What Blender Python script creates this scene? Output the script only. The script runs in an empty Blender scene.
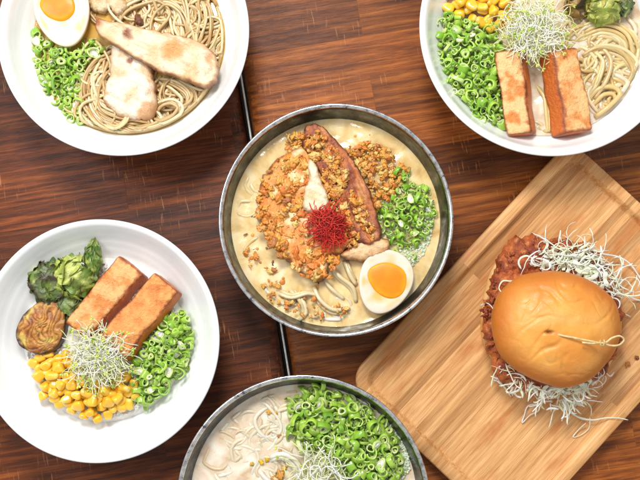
import bpy, math, random
import numpy as np
from mathutils import Vector, Matrix, Euler, noise as mn
S = 0.0009                      # one working unit = 0.9 mm
R = random.Random(7)
PI = math.pi
scene = bpy.context.scene
col = scene.collection
# ------------------------------------------------------------ camera maths
F = 1000.0; TH = math.radians(5.0); H = F*math.cos(TH)
CT, ST = math.cos(TH), math.sin(TH)
def W(px, py, z=0.0):
    u = px-320.0; v = 240.0-py
    dx, dy, dz = u, v*CT+F*ST, v*ST-F*CT
    t = (z-H)/dz
    return (dx*t, dy*t, z)
def lin(c):
    return tuple(((x/255)/12.92 if x/255 <= .04045 else ((x/255+.055)/1.055)**2.4)**1.13 for x in c)
def N(p, s=1.0, o=0.0):
    return mn.noise(Vector((p[0]*s+o, p[1]*s+o*.7, p[2]*s-o)))
def FB(p, s=1.0, o=0.0, oct=3):
    a, r = 1.0, 0.0
    for i in range(oct):
        r += a*N(p, s, o+i*17.3); s *= 2.1; a *= .5
    return r
def mixc(a, b, t):
    t = max(0, min(1, t))
    return tuple(a[i]*(1-t)+b[i]*t for i in range(3))
def sstep(a, b, x):
    t = max(0, min(1, (x-a)/(b-a))); return t*t*(3-2*t)
def spline(P, step=3.0):
    P = [np.array(p, float) for p in P]
    P = [2*P[0]-P[1]] + P + [2*P[-1]-P[-2]]
    out = []
    for i in range(1, len(P)-2):
        a, b, c, d = P[i-1], P[i], P[i+1], P[i+2]
        n = max(2, int(np.linalg.norm(c-b)/step))
        for k in range(n):
            t = k/n
            out.append(.5*((2*b)+(c-a)*t+(2*a-5*b+4*c-d)*t*t+(3*b-3*c+d-a)*t**3))
    out.append(P[-2]); return np.array(out)
def loopspline(P, n):
    P = [np.array(p, float) for p in P]; m = len(P); pts = []
    for i in range(m):
        a, b, c, d = P[i-1], P[i], P[(i+1) % m], P[(i+2) % m]
        for k in range(24):
            t = k/24
            pts.append(.5*((2*b)+(c-a)*t+(2*a-5*b+4*c-d)*t*t+(3*b-3*c+d-a)*t**3))
    pts = np.array(pts); q = np.vstack([pts, pts[:1]])
    L = np.concatenate([[0], np.cumsum(np.linalg.norm(np.diff(q, axis=0), axis=1))])
    s = np.linspace(0, L[-1], n, endpoint=False)
    return np.stack([np.interp(s, L, q[:, j]) for j in range(q.shape[1])], 1)
def inside(x, y, poly):
    r = False; j = len(poly)-1
    for i in range(len(poly)):
        xi, yi = poly[i][0], poly[i][1]; xj, yj = poly[j][0], poly[j][1]
        if (yi > y) != (yj > y) and x < (xj-xi)*(y-yi)/(yj-yi)+xi: r = not r
        j = i
    return r
def edist(x, y, poly):
    d = 1e9; j = len(poly)-1
    for i in range(len(poly)):
        ax, ay = poly[j][0], poly[j][1]; bx, by = poly[i][0], poly[i][1]; j = i
        vx, vy = bx-ax, by-ay; t = max(0, min(1, ((x-ax)*vx+(y-ay)*vy)/(vx*vx+vy*vy+1e-9)))
        d = min(d, math.hypot(x-ax-vx*t, y-ay-vy*t))
    return d
# ------------------------------------------------------------ mesh builder
class MB:
    def __init__(s): s.v = []; s.f = []; s.c = []
    def add(s, vs, fs, cs=None):
        o = len(s.v); s.v += [tuple(map(float, p)) for p in vs]
        s.f += [tuple(i+o for i in f) for f in fs]
        if cs is None: cs = [(1, 1, 1)]*len(vs)
        elif not isinstance(cs, list): cs = [cs]*len(vs)
        s.c += cs
    def grid(s, rows, closed=True, cap0=False, cap1=False, cs=None):
        n = len(rows[0]); o = []
        vs = [p for r in rows for p in r]; fs = []
        for i in range(len(rows)-1):
            for k in range(n if closed else n-1):
                a = i*n+k; b = i*n+(k+1) % n
                fs.append((a, b, b+n, a+n))
        if cap0: fs.append(tuple(range(n))[::-1])
        if cap1: fs.append(tuple((len(rows)-1)*n+k for k in range(n)))
        s.add(vs, fs, cs)
    def tube(s, P, r, sides=6, c=None, flat=1.0, twist=0.0):
        P = np.array(P, float); n = len(P)
        if n < 2: return
        T = np.gradient(P, axis=0); T /= (np.linalg.norm(T, axis=1)[:, None]+1e-9)
        u = np.cross(T[0], (0.13, .2, 1.0)); u /= np.linalg.norm(u)+1e-9
        rr = r if hasattr(r, '__len__') else [r]*n
        rows = []
        for i in range(n):
            u = u-T[i]*np.dot(u, T[i]); u /= np.linalg.norm(u)+1e-9
            w = np.cross(T[i], u); row = []
            tw = twist*i
            for k in range(sides):
                a = 2*PI*k/sides; x = math.cos(a); y = math.sin(a)*flat
                ca, sa = math.cos(tw), math.sin(tw)
                x, y = x*ca-y*sa, x*sa+y*ca
                row.append(P[i]+rr[i]*(x*u+y*w))
            rows.append(row)
        cs = None
        if c is not None: cs = [c[i] if isinstance(c, list) else c for i in range(n) for k in range(sides)]
        s.grid(rows, True, True, True, cs)
    def build(s, name, mat, parent=None, label=None, cat=None, group=None, kind=None, loc=None, smooth=True):
        V = np.array(s.v)
        if parent is not None: loc = np.array(parent['_o'])
        elif loc is None:
            loc = np.array([(V[:, 0].min()+V[:, 0].max())/2, (V[:, 1].min()+V[:, 1].max())/2, V[:, 2].min()])
        loc = np.array(loc, float)
        m = bpy.data.meshes.new(name); m.from_pydata(((V-loc)*S).tolist(), [], s.f); m.update()
        if smooth: m.polygons.foreach_set('use_smooth', [True]*len(m.polygons))
        at = m.color_attributes.new('Col', 'FLOAT_COLOR', 'POINT')
        C = np.ones((len(s.c), 4)); C[:, :3] = np.array(s.c); at.data.foreach_set('color', C.ravel())
        m.materials.append(mat)
        o = bpy.data.objects.new(name, m); col.objects.link(o)
        if parent is not None: o.parent = parent
        else: o.location = loc*S
        tag(o, label, cat, group, kind); o['_o'] = loc.tolist()
        return o
def tag(o, label=None, cat=None, group=None, kind=None):
    if label: o['label'] = label
    if cat: o['category'] = cat
    if group: o['group'] = group
    if kind: o['kind'] = kind
def empty(name, loc, label, cat, group=None):
    o = bpy.data.objects.new(name, None); col.objects.link(o); o.empty_display_size = .02
    o.location = Vector(loc)*S; o['_o'] = list(loc); tag(o, label, cat, group); return o
# ------------------------------------------------------------ materials
def newmat(name):
    m = bpy.data.materials.new(name); m.use_nodes = True
    nt = m.node_tree; b = nt.nodes['Principled BSDF']; return m, nt, b
def node(nt, t, **k):
    n = nt.nodes.new(t)
    for a, v in k.items():
        if a.startswith('i_'):
            n.inputs[a[2:].replace('_', ' ')].default_value = v
        else: setattr(n, a, v)
    return n
def coords(nt, scale=(1, 1, 1), rot=0.0, src='Object'):
    tc = node(nt, 'ShaderNodeTexCoord'); mp = node(nt, 'ShaderNodeMapping')
    nt.links.new(tc.outputs[src], mp.inputs[0])
    mp.inputs['Scale'].default_value = tuple(x/S for x in scale); mp.inputs['Rotation'].default_value = (0, 0, rot)
    return mp
def ramp(nt, fac, stops, interp='LINEAR'):
    r = node(nt, 'ShaderNodeValToRGB'); r.color_ramp.interpolation = interp
    e = r.color_ramp.elements
    while len(e) < len(stops): e.new(.5)
    for i, (p, c) in enumerate(stops):
        e[i].position = p; e[i].color = (*c, 1) if len(c) == 3 else c
    nt.links.new(fac, r.inputs[0]); return r
def nz(nt, vec, scale, detail=4, rough=.55, dist=0):
    n = node(nt, 'ShaderNodeTexNoise'); n.inputs['Scale'].default_value = scale
    n.inputs['Detail'].default_value = detail; n.inputs['Roughness'].default_value = rough; n.inputs['Distortion'].default_value = dist
    nt.links.new(vec, n.inputs['Vector']); return n
def mixn(nt, mode, a, b, fac=1.0):
    m = node(nt, 'ShaderNodeMix', data_type='RGBA', blend_type=mode)
    if isinstance(fac, (int, float)): m.inputs[0].default_value = fac
    else: nt.links.new(fac, m.inputs[0])
    for sck, v in ((m.inputs[6], a), (m.inputs[7], b)):
        if isinstance(v, tuple): sck.default_value = (*v, 1)
        else: nt.links.new(v, sck)
    return m.outputs[2]
def g(v): return (v, v, v)
def pm(name, stops=None, scale=.1, detail=4, rough=.5, bump=0, bscale=.3, bdist=1.0, sss=0, ssr=(1, .5, .3), ssd=3.0, coat=0, attr=False,
       var=(.8, 1.15), rand=None, metal=0, spec=.5, rvar=0, dist=0, aniso=(1, 1, 1), coatr=.1):
    m, nt, b = newmat(name); L = nt.links
    mp = coords(nt, aniso)
    if rand is not None:
        oi = node(nt, 'ShaderNodeObjectInfo'); ml = node(nt, 'ShaderNodeMath', operation='MULTIPLY'); ml.inputs[1].default_value = 400*S*10
        L.new(oi.outputs['Random'], ml.inputs[0])
        va = node(nt, 'ShaderNodeVectorMath', operation='ADD'); L.new(mp.outputs[0], va.inputs[0]); 
        sc_ = node(nt, 'ShaderNodeMath', operation='MULTIPLY'); sc_.inputs[1].default_value = 500; L.new(oi.outputs['Random'], sc_.inputs[0])
        L.new(sc_.outputs[0], va.inputs[1]); vec = va.outputs[0]
    else: vec = mp.outputs[0]
    n1 = nz(nt, vec, scale, detail, dist=dist)
    if stops: c = ramp(nt, n1.outputs[0], [(p, lin(q)) for p, q in stops]).outputs[0]
    if attr:
        a = node(nt, 'ShaderNodeVertexColor', layer_name='Col')
        if stops: c = mixn(nt, 'MULTIPLY', a.outputs[0], c)
        else:
            rr = ramp(nt, n1.outputs[0], [(.3, g(var[0])), (.7, g(min(1, var[1])))])
            c = mixn(nt, 'MULTIPLY', a.outputs[0], rr.outputs[0])
    if rand:
        rr = ramp(nt, oi.outputs['Random'], [(i/(len(rand)-1), q) for i, q in enumerate(rand)])
        c = mixn(nt, 'MULTIPLY', c, rr.outputs[0])
    L.new(c, b.inputs['Base Color'])
    b.inputs['Roughness'].default_value = rough; b.inputs['Metallic'].default_value = metal
    b.inputs['Specular IOR Level'].default_value = spec
    if rvar:
        n3 = nz(nt, vec, scale*2.3, 3)
        r3 = ramp(nt, n3.outputs[0], [(.35, g(max(.03, rough-rvar))), (.65, g(min(1, rough+rvar)))]); L.new(r3.outputs[0], b.inputs['Roughness'])
    if sss:
        b.inputs['Subsurface Weight'].default_value = sss; b.inputs['Subsurface Radius'].default_value = ssr
        b.inputs['Subsurface Scale'].default_value = ssd*S
    if coat: b.inputs['Coat Weight'].default_value = coat; b.inputs['Coat Roughness'].default_value = coatr
    if bump:
        n2 = nz(nt, vec, bscale, 5, .6)
        bp = node(nt, 'ShaderNodeBump'); bp.inputs['Strength'].default_value = bump; bp.inputs['Distance'].default_value = bdist*S
        L.new(n2.outputs[0], bp.inputs['Height']); L.new(bp.outputs[0], b.inputs['Normal'])
        if coat: L.new(bp.outputs[0], b.inputs['Coat Normal'])
    return m

def table_mat(name, cols, dark, off):
    """walnut-stained butcher block: staggered staves, long grain, pores, scratches"""
    m, nt, b = newmat(name); L = nt.links
    mp = coords(nt, (1, 1, 1), math.radians(-9.5)); mp.inputs['Location'].default_value = off
    br = node(nt, 'ShaderNodeTexBrick'); br.offset = .37; br.offset_frequency = 2; br.squash = 1
    br.inputs['Scale'].default_value = 1; br.inputs['Mortar Size'].default_value = .25; br.inputs['Mortar Smooth'].default_value = 1
    br.inputs['Brick Width'].default_value = 310; br.inputs['Row Height'].default_value = 41
    br.inputs['Color1'].default_value = (0, 0, 0, 1); br.inputs['Color2'].default_value = (1, 1, 1, 1); br.inputs['Mortar'].default_value = (.3, .3, .3, 1)
    L.new(mp.outputs[0], br.inputs['Vector'])
    ofs = node(nt, 'ShaderNodeVectorMath', operation='MULTIPLY'); L.new(br.outputs['Color'], ofs.inputs[0]); ofs.inputs[1].default_value = (913, 517, 77)
    add = node(nt, 'ShaderNodeVectorMath', operation='ADD'); L.new(mp.outputs[0], add.inputs[0]); L.new(ofs.outputs[0], add.inputs[1])
    st = node(nt, 'ShaderNodeMapping'); st.inputs['Scale'].default_value = (.05, 1, 1); L.new(add.outputs[0], st.inputs[0])
    # cathedral grain: warped bands
    wv = nz(nt, st.outputs[0], .035, 3, .5); wm = node(nt, 'ShaderNodeVectorMath', operation='SCALE'); wm.inputs['Scale'].default_value = 26
    L.new(wv.outputs['Color'], wm.inputs[0]); wa = node(nt, 'ShaderNodeVectorMath', operation='ADD'); L.new(st.outputs[0], wa.inputs[0]); L.new(wm.outputs[0], wa.inputs[1])
    gr = nz(nt, wa.outputs[0], .22, 5, .62)
    st2 = node(nt, 'ShaderNodeMapping'); st2.inputs['Scale'].default_value = (.085, 1.5, 1); L.new(add.outputs[0], st2.inputs[0])
    fine = nz(nt, st2.outputs[0], .75, 4, .7)
    big = nz(nt, mp.outputs[0], .012, 3, .5)
    c1 = ramp(nt, gr.outputs[0], [(.28, lin(cols[0])), (.45, lin(cols[1])), (.6, lin(cols[2])), (.78, lin(cols[3]))]).outputs[0]
    tint = ramp(nt, br.outputs['Color'], [(0, (.5, .46, .46)), (.3, (.8, .78, .76)), (.6, (.98, .97, .95)), (1, (1.3, 1.22, 1.08))]).outputs[0]
    c = mixn(nt, 'MULTIPLY', c1, tint)
    fr = ramp(nt, fine.outputs[0], [(.34, g(.62)), (.5, g(.97)), (.72, g(1.12))]).outputs[0]
    c = mixn(nt, 'MULTIPLY', c, fr)
    bg = ramp(nt, big.outputs[0], [(.3, (.72, .68, .66)), (.7, (1.25, 1.2, 1.1))]).outputs[0]
    c = mixn(nt, 'MULTIPLY', c, bg)
    # short pale scratches across the grain
    sm = node(nt, 'ShaderNodeMapping'); sm.inputs['Scale'].default_value = (.9, .07, 1); sm.inputs['Rotation'].default_value = (0, 0, math.radians(-22)); L.new(mp.outputs[0], sm.inputs[0])
    sc = nz(nt, sm.outputs[0], .62, 2, .5); mk = nz(nt, mp.outputs[0], .016, 2, .5)
    s1 = ramp(nt, sc.outputs[0], [(.61, g(0)), (.69, g(1))]).outputs[0]; s2 = ramp(nt, mk.outputs[0], [(.5, g(0)), (.6, g(.45))]).outputs[0]
    sf = mixn(nt, 'MULTIPLY', s1, s2)
    c = mixn(nt, 'MIX', c, lin((205, 150, 105)), sf)
    hs = node(nt, 'ShaderNodeHueSaturation'); hs.inputs['Value'].default_value = dark; hs.inputs['Saturation'].default_value = 1.0; L.new(c, hs.inputs['Color'])
    L.new(hs.outputs[0], b.inputs['Base Color'])
    rr = ramp(nt, fine.outputs[0], [(.3, g(.6)), (.7, g(.42))]); L.new(rr.outputs[0], b.inputs['Roughness'])
    bp = node(nt, 'ShaderNodeBump'); bp.inputs['Strength'].default_value = .35; bp.inputs['Distance'].default_value = .5*S
    L.new(fine.outputs[0], bp.inputs['Height']); L.new(bp.outputs[0], b.inputs['Normal'])
    b.inputs['Specular IOR Level'].default_value = .28
    return m

def bamboo_mat(ang):
    m, nt, b = newmat('bamboo_board'); L = nt.links
    mp = coords(nt, (1, 1, 1), -ang)
    br = node(nt, 'ShaderNodeTexBrick'); br.offset = .43; br.offset_frequency = 2
    br.inputs['Scale'].default_value = 1; br.inputs['Mortar Size'].default_value = .0
    br.inputs['Brick Width'].default_value = 420; br.inputs['Row Height'].default_value = 7.5
    br.inputs['Color1'].default_value = (0, 0, 0, 1); br.inputs['Color2'].default_value = (1, 1, 1, 1); L.new(mp.outputs[0], br.inputs['Vector'])
    ofs = node(nt, 'ShaderNodeVectorMath', operation='MULTIPLY'); L.new(br.outputs['Color'], ofs.inputs[0]); ofs.inputs[1].default_value = (700, 317, 0)
    add = node(nt, 'ShaderNodeVectorMath', operation='ADD'); L.new(mp.outputs[0], add.inputs[0]); L.new(ofs.outputs[0], add.inputs[1])
    st = node(nt, 'ShaderNodeMapping'); st.inputs['Scale'].default_value = (.05, 1, 1); L.new(add.outputs[0], st.inputs[0])
    gr = nz(nt, st.outputs[0], .35, 4, .6); st2 = node(nt, 'ShaderNodeMapping'); st2.inputs['Scale'].default_value = (.03, 1.6, 1); L.new(add.outputs[0], st2.inputs[0])
    fine = nz(nt, st2.outputs[0], 1.1, 3, .7)
    blo = node(nt, 'ShaderNodeMapping'); blo.inputs['Scale'].default_value = (.25, 1, 1); L.new(mp.outputs[0], blo.inputs[0])
    bl = nz(nt, blo.outputs[0], .06, 4, .6)
    c = ramp(nt, gr.outputs[0], [(.25, lin((196, 144, 92))), (.5, lin((226, 176, 120))), (.75, lin((240, 200, 148)))]).outputs[0]
    tint = ramp(nt, br.outputs['Color'], [(0, (.62, .54, .46)), (.3, (.9, .86, .8)), (.7, (1.02, 1.0, .97)), (1, (1.1, 1.1, 1.1))]).outputs[0]
    c = mixn(nt, 'MULTIPLY', c, tint)
    fr = ramp(nt, fine.outputs[0], [(.3, (.66, .58, .5)), (.48, g(.98)), (.7, g(1.06))]).outputs[0]; c = mixn(nt, 'MULTIPLY', c, fr)
    bb = ramp(nt, bl.outputs[0], [(.53, g(0)), (.72, g(.8))]).outputs[0]; c = mixn(nt, 'MIX', c, lin((196, 122, 64)), bb)
    L.new(c, b.inputs['Base Color']); b.inputs['Roughness'].default_value = .5; b.inputs['Specular IOR Level'].default_value = .35
    bp = node(nt, 'ShaderNodeBump'); bp.inputs['Strength'].default_value = .25; bp.inputs['Distance'].default_value = .4*S
    L.new(fine.outputs[0], bp.inputs['Height']); L.new(bp.outputs[0], b.inputs['Normal'])
    return m

def steel_mat():
    m, nt, b = newmat('worn_steel'); L = nt.links
    tc = node(nt, 'ShaderNodeTexCoord'); mp = node(nt, 'ShaderNodeMapping'); L.new(tc.outputs['Object'], mp.inputs[0]); mp.inputs['Scale'].default_value = (1/S,)*3
    sep = node(nt, 'ShaderNodeSeparateXYZ'); L.new(mp.outputs[0], sep.inputs[0])
    cmb = node(nt, 'ShaderNodeCombineXYZ')
    a2 = node(nt, 'ShaderNodeMath', operation='ARCTAN2'); L.new(sep.outputs[1], a2.inputs[0]); L.new(sep.outputs[0], a2.inputs[1])
    am = node(nt, 'ShaderNodeMath', operation='MULTIPLY'); am.inputs[1].default_value = 1.2; L.new(a2.outputs[0], am.inputs[0])
    L.new(am.outputs[0], cmb.inputs[0]); L.new(sep.outputs[2], cmb.inputs[2])
    br = nz(nt, cmb.outputs[0], 1.1, 3, .6); mo = nz(nt, mp.outputs[0], .09, 5, .65)
    c = ramp(nt, mo.outputs[0], [(.3, (.05, .055, .062)), (.5, (.09, .096, .105)), (.72, (.2, .205, .21))]).outputs[0]
    L.new(c, b.inputs['Base Color']); b.inputs['Metallic'].default_value = 1
    r = ramp(nt, mo.outputs[0], [(.3, g(.42)), (.7, g(.24))]); L.new(r.outputs[0], b.inputs['Roughness'])
    bp = node(nt, 'ShaderNodeBump'); bp.inputs['Strength'].default_value = .3; bp.inputs['Distance'].default_value = .35*S
    L.new(br.outputs[0], bp.inputs['Height']); L.new(bp.outputs[0], b.inputs['Normal'])
    return m

def steel_rim_mat():
    m, nt, b = newmat('steel_rim'); L = nt.links
    mp = coords(nt); mo = nz(nt, mp.outputs[0], .17, 4, .7)
    c = ramp(nt, mo.outputs[0], [(.33, (.10, .10, .11)), (.42, (.5, .5, .5)), (.6, (.8, .79, .77))]).outputs[0]
    L.new(c, b.inputs['Base Color']); b.inputs['Metallic'].default_value = 1; b.inputs['Roughness'].default_value = .22
    return m

M = {}
M['tableL'] = table_mat('stained_block_left', [(66, 34, 17), (98, 53, 26), (128, 72, 35), (158, 94, 48)], 1.0, (55, 18, 0))
M['tableR'] = table_mat('stained_block_right', [(88, 48, 22), (128, 75, 34), (158, 98, 45), (190, 126, 62)], 1.12, (-92, 3, 0))
M['bamboo'] = bamboo_mat(math.radians(46.8))
M['steel'] = steel_mat(); M['rim'] = steel_rim_mat()
M['white'] = pm('white_glaze', [(.3, (233, 233, 232)), (.7, (243, 243, 241))], .02, rough=.22, bump=.06, bscale=.08, coat=.35, bdist=1)
M['strip'] = pm('pale_metal', [(.3, (196, 192, 184)), (.7, (232, 230, 224))], .2, rough=.4, metal=.35)
M['dark'] = pm('dark_floor', [(.3, (18, 14, 14)), (.7, (30, 24, 22))], .05, rough=.8)
M['broth_clear'] = pm('clear_broth', [(.3, (196, 150, 62)), (.7, (222, 182, 92))], .03, rough=.08, bump=.15, bscale=.12, coat=.6, sss=.3, ssd=6)
M['broth_cream'] = pm('cream_broth', [(.25, (196, 156, 92)), (.4, (222, 192, 132)), (.55, (236, 212, 160)), (.75, (246, 232, 200))], .05, 4, rough=.16, bump=.18, bscale=.08, bdist=2.5, coat=.5, sss=.4, ssd=7, dist=.5)
M['broth_pink'] = pm('pale_broth', [(.25, (190, 158, 122)), (.4, (222, 198, 168)), (.55, (238, 222, 200)), (.75, (248, 242, 230))], .05, 4, rough=.16, bump=.2, bscale=.08, bdist=2.5, coat=.45, sss=.4, ssd=7, dist=.5)
M['noodle'] = pm('wheat_noodle', attr=True, scale=.06, var=(.86, 1), rough=.32, sss=.3, ssd=3, coat=.25, bump=.15, bscale=.5)
M['scallion'] = pm('scallion', attr=True, scale=.25, var=(.78, 1), rough=.26, sss=.45, ssr=(.7, 1, .3), ssd=3, coat=.4, rand=[(.55, .66, .5), (1.1, 1.05, 1.0), (1.3, 1.12, 1.5), (.85, .9, .75), (1.25, 1.1, 1.6), (1, 1, .95), (1.5, 1.2, 2.4)], bump=.12, bscale=.8, bdist=.5)
M['corn'] = pm('corn', attr=True, scale=.12, var=(.86, 1), rough=.22, sss=.4, ssr=(1, .7, .2), ssd=3, coat=.4, rand=[(1, .86, .8), (1, 1, 1), (1, .95, 1), (.97, .9, .7)], bump=.12, bscale=.4, bdist=.6)
M['tofu'] = pm('fried_tofu', attr=True, scale=.2, detail=6, var=(.84, 1), rough=.36, sss=.08, ssd=1.5, coat=.22, bump=1, bscale=.35, bdist=2.0, rand=[(1, 1, 1), (1, 1, 1)])
M['meat'] = pm('chicken', attr=True, scale=.22, detail=8, var=(.76, 1), rough=.36, sss=.08, ssr=(1, .8, .6), ssd=2, coat=.25, bump=.9, bscale=.3, bdist=1.8)
M['eggwhite'] = pm('egg_white', attr=True, scale=.05, var=(.94, 1), rough=.28, sss=.35, ssr=(1, .8, .6), ssd=4, coat=.25)
M['yolk'] = pm('yolk', attr=True, scale=.07, var=(.84, 1), rough=.42, sss=.1, ssr=(1, .4, .08), ssd=3, spec=.3, coat=.08, bump=.2, bscale=.12)
M['leaf'] = pm('sprout_leaf', attr=True, scale=.18, detail=6, var=(.6, 1), rough=.36, sss=.1, ssr=(.5, 1, .2), ssd=1.5, coat=.2, bump=.7, bscale=.3, bdist=1.3)
M['froth'] = pm('froth', attr=True, scale=.1, var=(.95, 1), rough=.12, sss=.4, ssr=(1, 1, .9), ssd=2, coat=.4)
M['thread'] = pm('alfalfa', attr=True, scale=.1, var=(.94, 1), rough=.4, sss=.6, ssr=(1, 1, .9), ssd=2.5)
M['chili'] = pm('chili_thread', attr=True, scale=.1, var=(.7, 1), rough=.45)
M['crumb'] = pm('fried_garlic', attr=True, scale=.35, detail=5, var=(.84, 1), rough=.3, coat=.35, bump=.7, bscale=.6, bdist=1, sss=.5, ssr=(1, .6, .25), ssd=3)
M['bun'] = pm('bun_crust', attr=True, scale=.05, detail=6, var=(.86, 1), rough=.46, sss=.12, ssd=3, coat=.06, coatr=.3, bump=.4, bscale=.22, bdist=1.2, rvar=.12)
M['patty'] = pm('fried_crust', attr=True, scale=.3, detail=6, var=(.6, 1), rough=.4, coat=.2, bump=1, bscale=.4, bdist=2)
M['cabbage'] = pm('cabbage', attr=True, scale=.12, var=(.92, 1), rough=.38, sss=.5, ssr=(1, 1, .8), ssd=3, coat=.15)
M['pick'] = pm('bamboo_pick', [(.3, (196, 168, 112)), (.7, (232, 212, 160))], .3, rough=.5)
M['rice'] = pm('rice', [(.3, (226, 222, 214)), (.7, (244, 242, 236))], .2, rough=.4, sss=.3, ssd=2)

# ------------------------------------------------------------ setting
SA = math.radians(9.5)          # seam direction, tilted off vertical
def seam_x(y):                  # world x of the seam at world y
    a = W(243, 90); b = W(290, 382)
    return a[0]+(b[0]-a[0])*(y-a[1])/(b[1]-a[1])
def tabletop(name, xs, mat, lab):
    mb = MB(); y0, y1 = -620, 980; d = 3.0; rows = []
    # profile across: rounded arris next to the seam
    sgn = -1 if xs < 0 else 1; e = 1.6 if xs < 0 else 0
    prof = [(900, -40), (900, 0), (60, 0), (22, 0), (13+e, -.4), (8+e, -1.6), (5+e, -4), (3+e, -9), (3+e, -40)]
    for (o, z) in prof:
        rows.append([(seam_x(y)+sgn*(o), y, z) for y in (y0, y1)])
    mb.grid(rows, closed=False)
    for k in (0, 1): pass
    return mb.build(name, mat, kind='structure', label=lab, loc=(0, 0, 0))
tabletop('tabletop', -1, M['tableL'], 'dark reddish stained wood block table top on the left of the seam')
tabletop('tabletop', 1, M['tableR'], 'brown orange stained wood block table top on the right of the seam')
mb = MB(); mb.add([(-1500, -1500, -700), (1500, -1500, -700), (1500, 1500, -700), (-1500, 1500, -700)], [(0, 1, 2, 3)])
mb.build('floor', M['dark'], kind='structure', loc=(0, 0, -700))
mb = MB(); rows = []
for (o, z) in ((-.9, -30), (-.9, -.5), (-.6, .0), (.8, .0), (1.1, -.5), (1.1, -30)):
    rows.append([(seam_x(y)+o, y, z) for y in (-600, 960)])
mb.grid(rows, closed=False)
mb.build('edge_strip', M['strip'], label='thin pale metal strip set in the seam between the two table tops', cat='metal strip')

# ------------------------------------------------------------ bowls
def lathe(mb, c, prof, n=160, wob=0):
    rows = []
    for (r, z) in prof:
        rows.append([(c[0]+r*math.cos(2*PI*k/n), c[1]+r*math.sin(2*PI*k/n), z) for k in range(n)])
    mb.grid(rows, True)
def smoothprof(P, n=6):
    return [tuple(p) for p in spline(P, 1.5)]
def place(px, py, r, z):
    c = W(px, py, z); return (c[0], c[1]), r*(H-z)/H*(1.0)
BW = {}
def white_bowl(key, px, py, r, zr, inner, label, group):
    c, rr = place(px, py, r, zr)
    root = empty('ramen_bowl', (c[0], c[1], 0), label, 'bowl', group)
    ri, zi = inner
    outer = [(38, 0), (44, 0), (46, 5), (rr*.62, 13), (rr*.82, zr*.42), (rr*.93, zr*.72), (rr-1.6, zr-4), (rr, zr-1.6)]
    lip = [(rr-.6, zr-.2), (rr-2.5, zr+.2), (rr-5, zr-1.2)]
    inn = [(rr-8, zr-5), (ri+(rr-ri)*.45, zi+(zr-zi)*.42), (ri, zi), (ri*.8, zi*.6), (ri*.5, zi*.3), (2, 7)]
    P = smoothprof(outer+lip+inn)
    # faint throwing rings on the inner wall
    Q = []
    for i, (a, b) in enumerate(P):
        if i > len(P)*.52 and a > ri*.9: b += .10*math.sin(a*.9)+.06*math.sin(a*2.3+1)
        Q.append((a, b))
    mb = MB(); lathe(mb, c, Q); mb.build('bowl_body', M['white'], root)
    mb = MB(); lathe(mb, c, [(30, 1), (36, .2), (38, 0), (38, 6)]); mb.build('foot_ring', M['white'], root)
    BW[key] = c
    return root
white_bowl('TL', 123, 31, 128.5, 74, (90, 40), 'white noodle bowl with chicken slices and egg, top left of the table', 'white ramen bowls')
white_bowl('TR', 550, 27, 133, 76, (95, 42), 'white bowl with two tofu slabs and creamy noodles above the wooden board', 'white ramen bowls')
white_bowl('BL', 98, 340, 120.5, 62, (82, 33), 'white rice bowl with corn, tofu and sprouts at the lower left', 'white ramen bowls')
def steel_bowl(key, px, py, r, zr, zf, rf, label):
    c, rr = place(px, py, r, zr)
    root = empty('ramen_bowl', (c[0], c[1], 0), label, 'bowl', 'steel ramen bowls')
    mb = MB()
    P = smoothprof([(34, 0), (46, 0), (50, 4), (rr*.68, 12), (rr*.86, 30), (rr*.955, 52), (rr-.9, zr-3)])+[(rr-.3, zr-2.5)]
    lathe(mb, c, P)
    inn = smoothprof([(rr-3.2, zr-1.2), (rr-4.4, zr-3.2), (rr-5.2, zr-7), (rf+3, zf+3), (rf-2, zf-8), (rf*.8, zf*.5), (rf*.5, zf*.25), (2, 6)])
    lathe(mb, c, inn); mb.build('bowl_body', M['steel'], root)
    mb = MB(); lathe(mb, c, smoothprof([(rr-1.4, zr-3), (rr+.3, zr-2.4), (rr+.2, zr-.6), (rr-1.0, zr+.1), (rr-2.6, zr-.5), (rr-3.6, zr-1.6), (rr-4.2, zr-3)]))
    mb.build('rolled_rim', M['rim'], root)
    BW[key] = c
steel_bowl('C', 336, 219, 117.5, 72, 47, 97.5, 'steel ramen bowl in the middle holding meat, red chilli threads and egg')
steel_bowl('B', 303, 503, 124, 74, 50, 103, 'steel ramen bowl cut by the bottom of the photo, full of scallions')

# ------------------------------------------------------------ liquids
def disc(mb, c, r, z, amp, s, seed, rings=56, n=150, cf=None, edge=1.5):
    rows = []; cs = []
    for i in range(rings+1):
        t = i/rings; row = []
        for k in range(n):
            a = 2*PI*k/n; x, y = c[0]+r*t*math.cos(a), c[1]+r*t*math.sin(a)
            h = FB((x, y, 0), s, seed, 4)*amp*(1-sstep(.93, 1, t)) + edge*sstep(.97, 1, t)*.4
            row.append((x, y, z+h)); cs.append((1, 1, 1))
        rows.append(row)
    mb.grid(rows[1:], True, True, False, cs[n:])
ZT = {'TL': 43, 'TR': 45, 'BL': 34, 'C': 47, 'B': 50}
mb = MB(); disc(mb, BW['TL'], 93.5, ZT['TL'], .3, .03, 3)
mb.build('broth', M['broth_clear'], label='clear golden broth under the noodles in the top left bowl', cat='soup')
mb = MB(); disc(mb, BW['TR'], 98, ZT['TR'], 2.6, .05, 5)
mb.build('broth', M['broth_pink'], label='creamy pale broth under the tofu in the upper right white bowl', cat='soup')
mb = MB(); disc(mb, BW['C'], 100.5, ZT['C'], 1.7, .035, 8)
mb.build('broth', M['broth_cream'], label='creamy yellow broth in the middle steel bowl', cat='soup')
mb = MB(); disc(mb, BW['B'], 106, ZT['B'], 2.0, .035, 11)
mb.build('broth', M['broth_pink'], label='pinkish cream broth in the steel bowl at the bottom edge', cat='soup')
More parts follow.
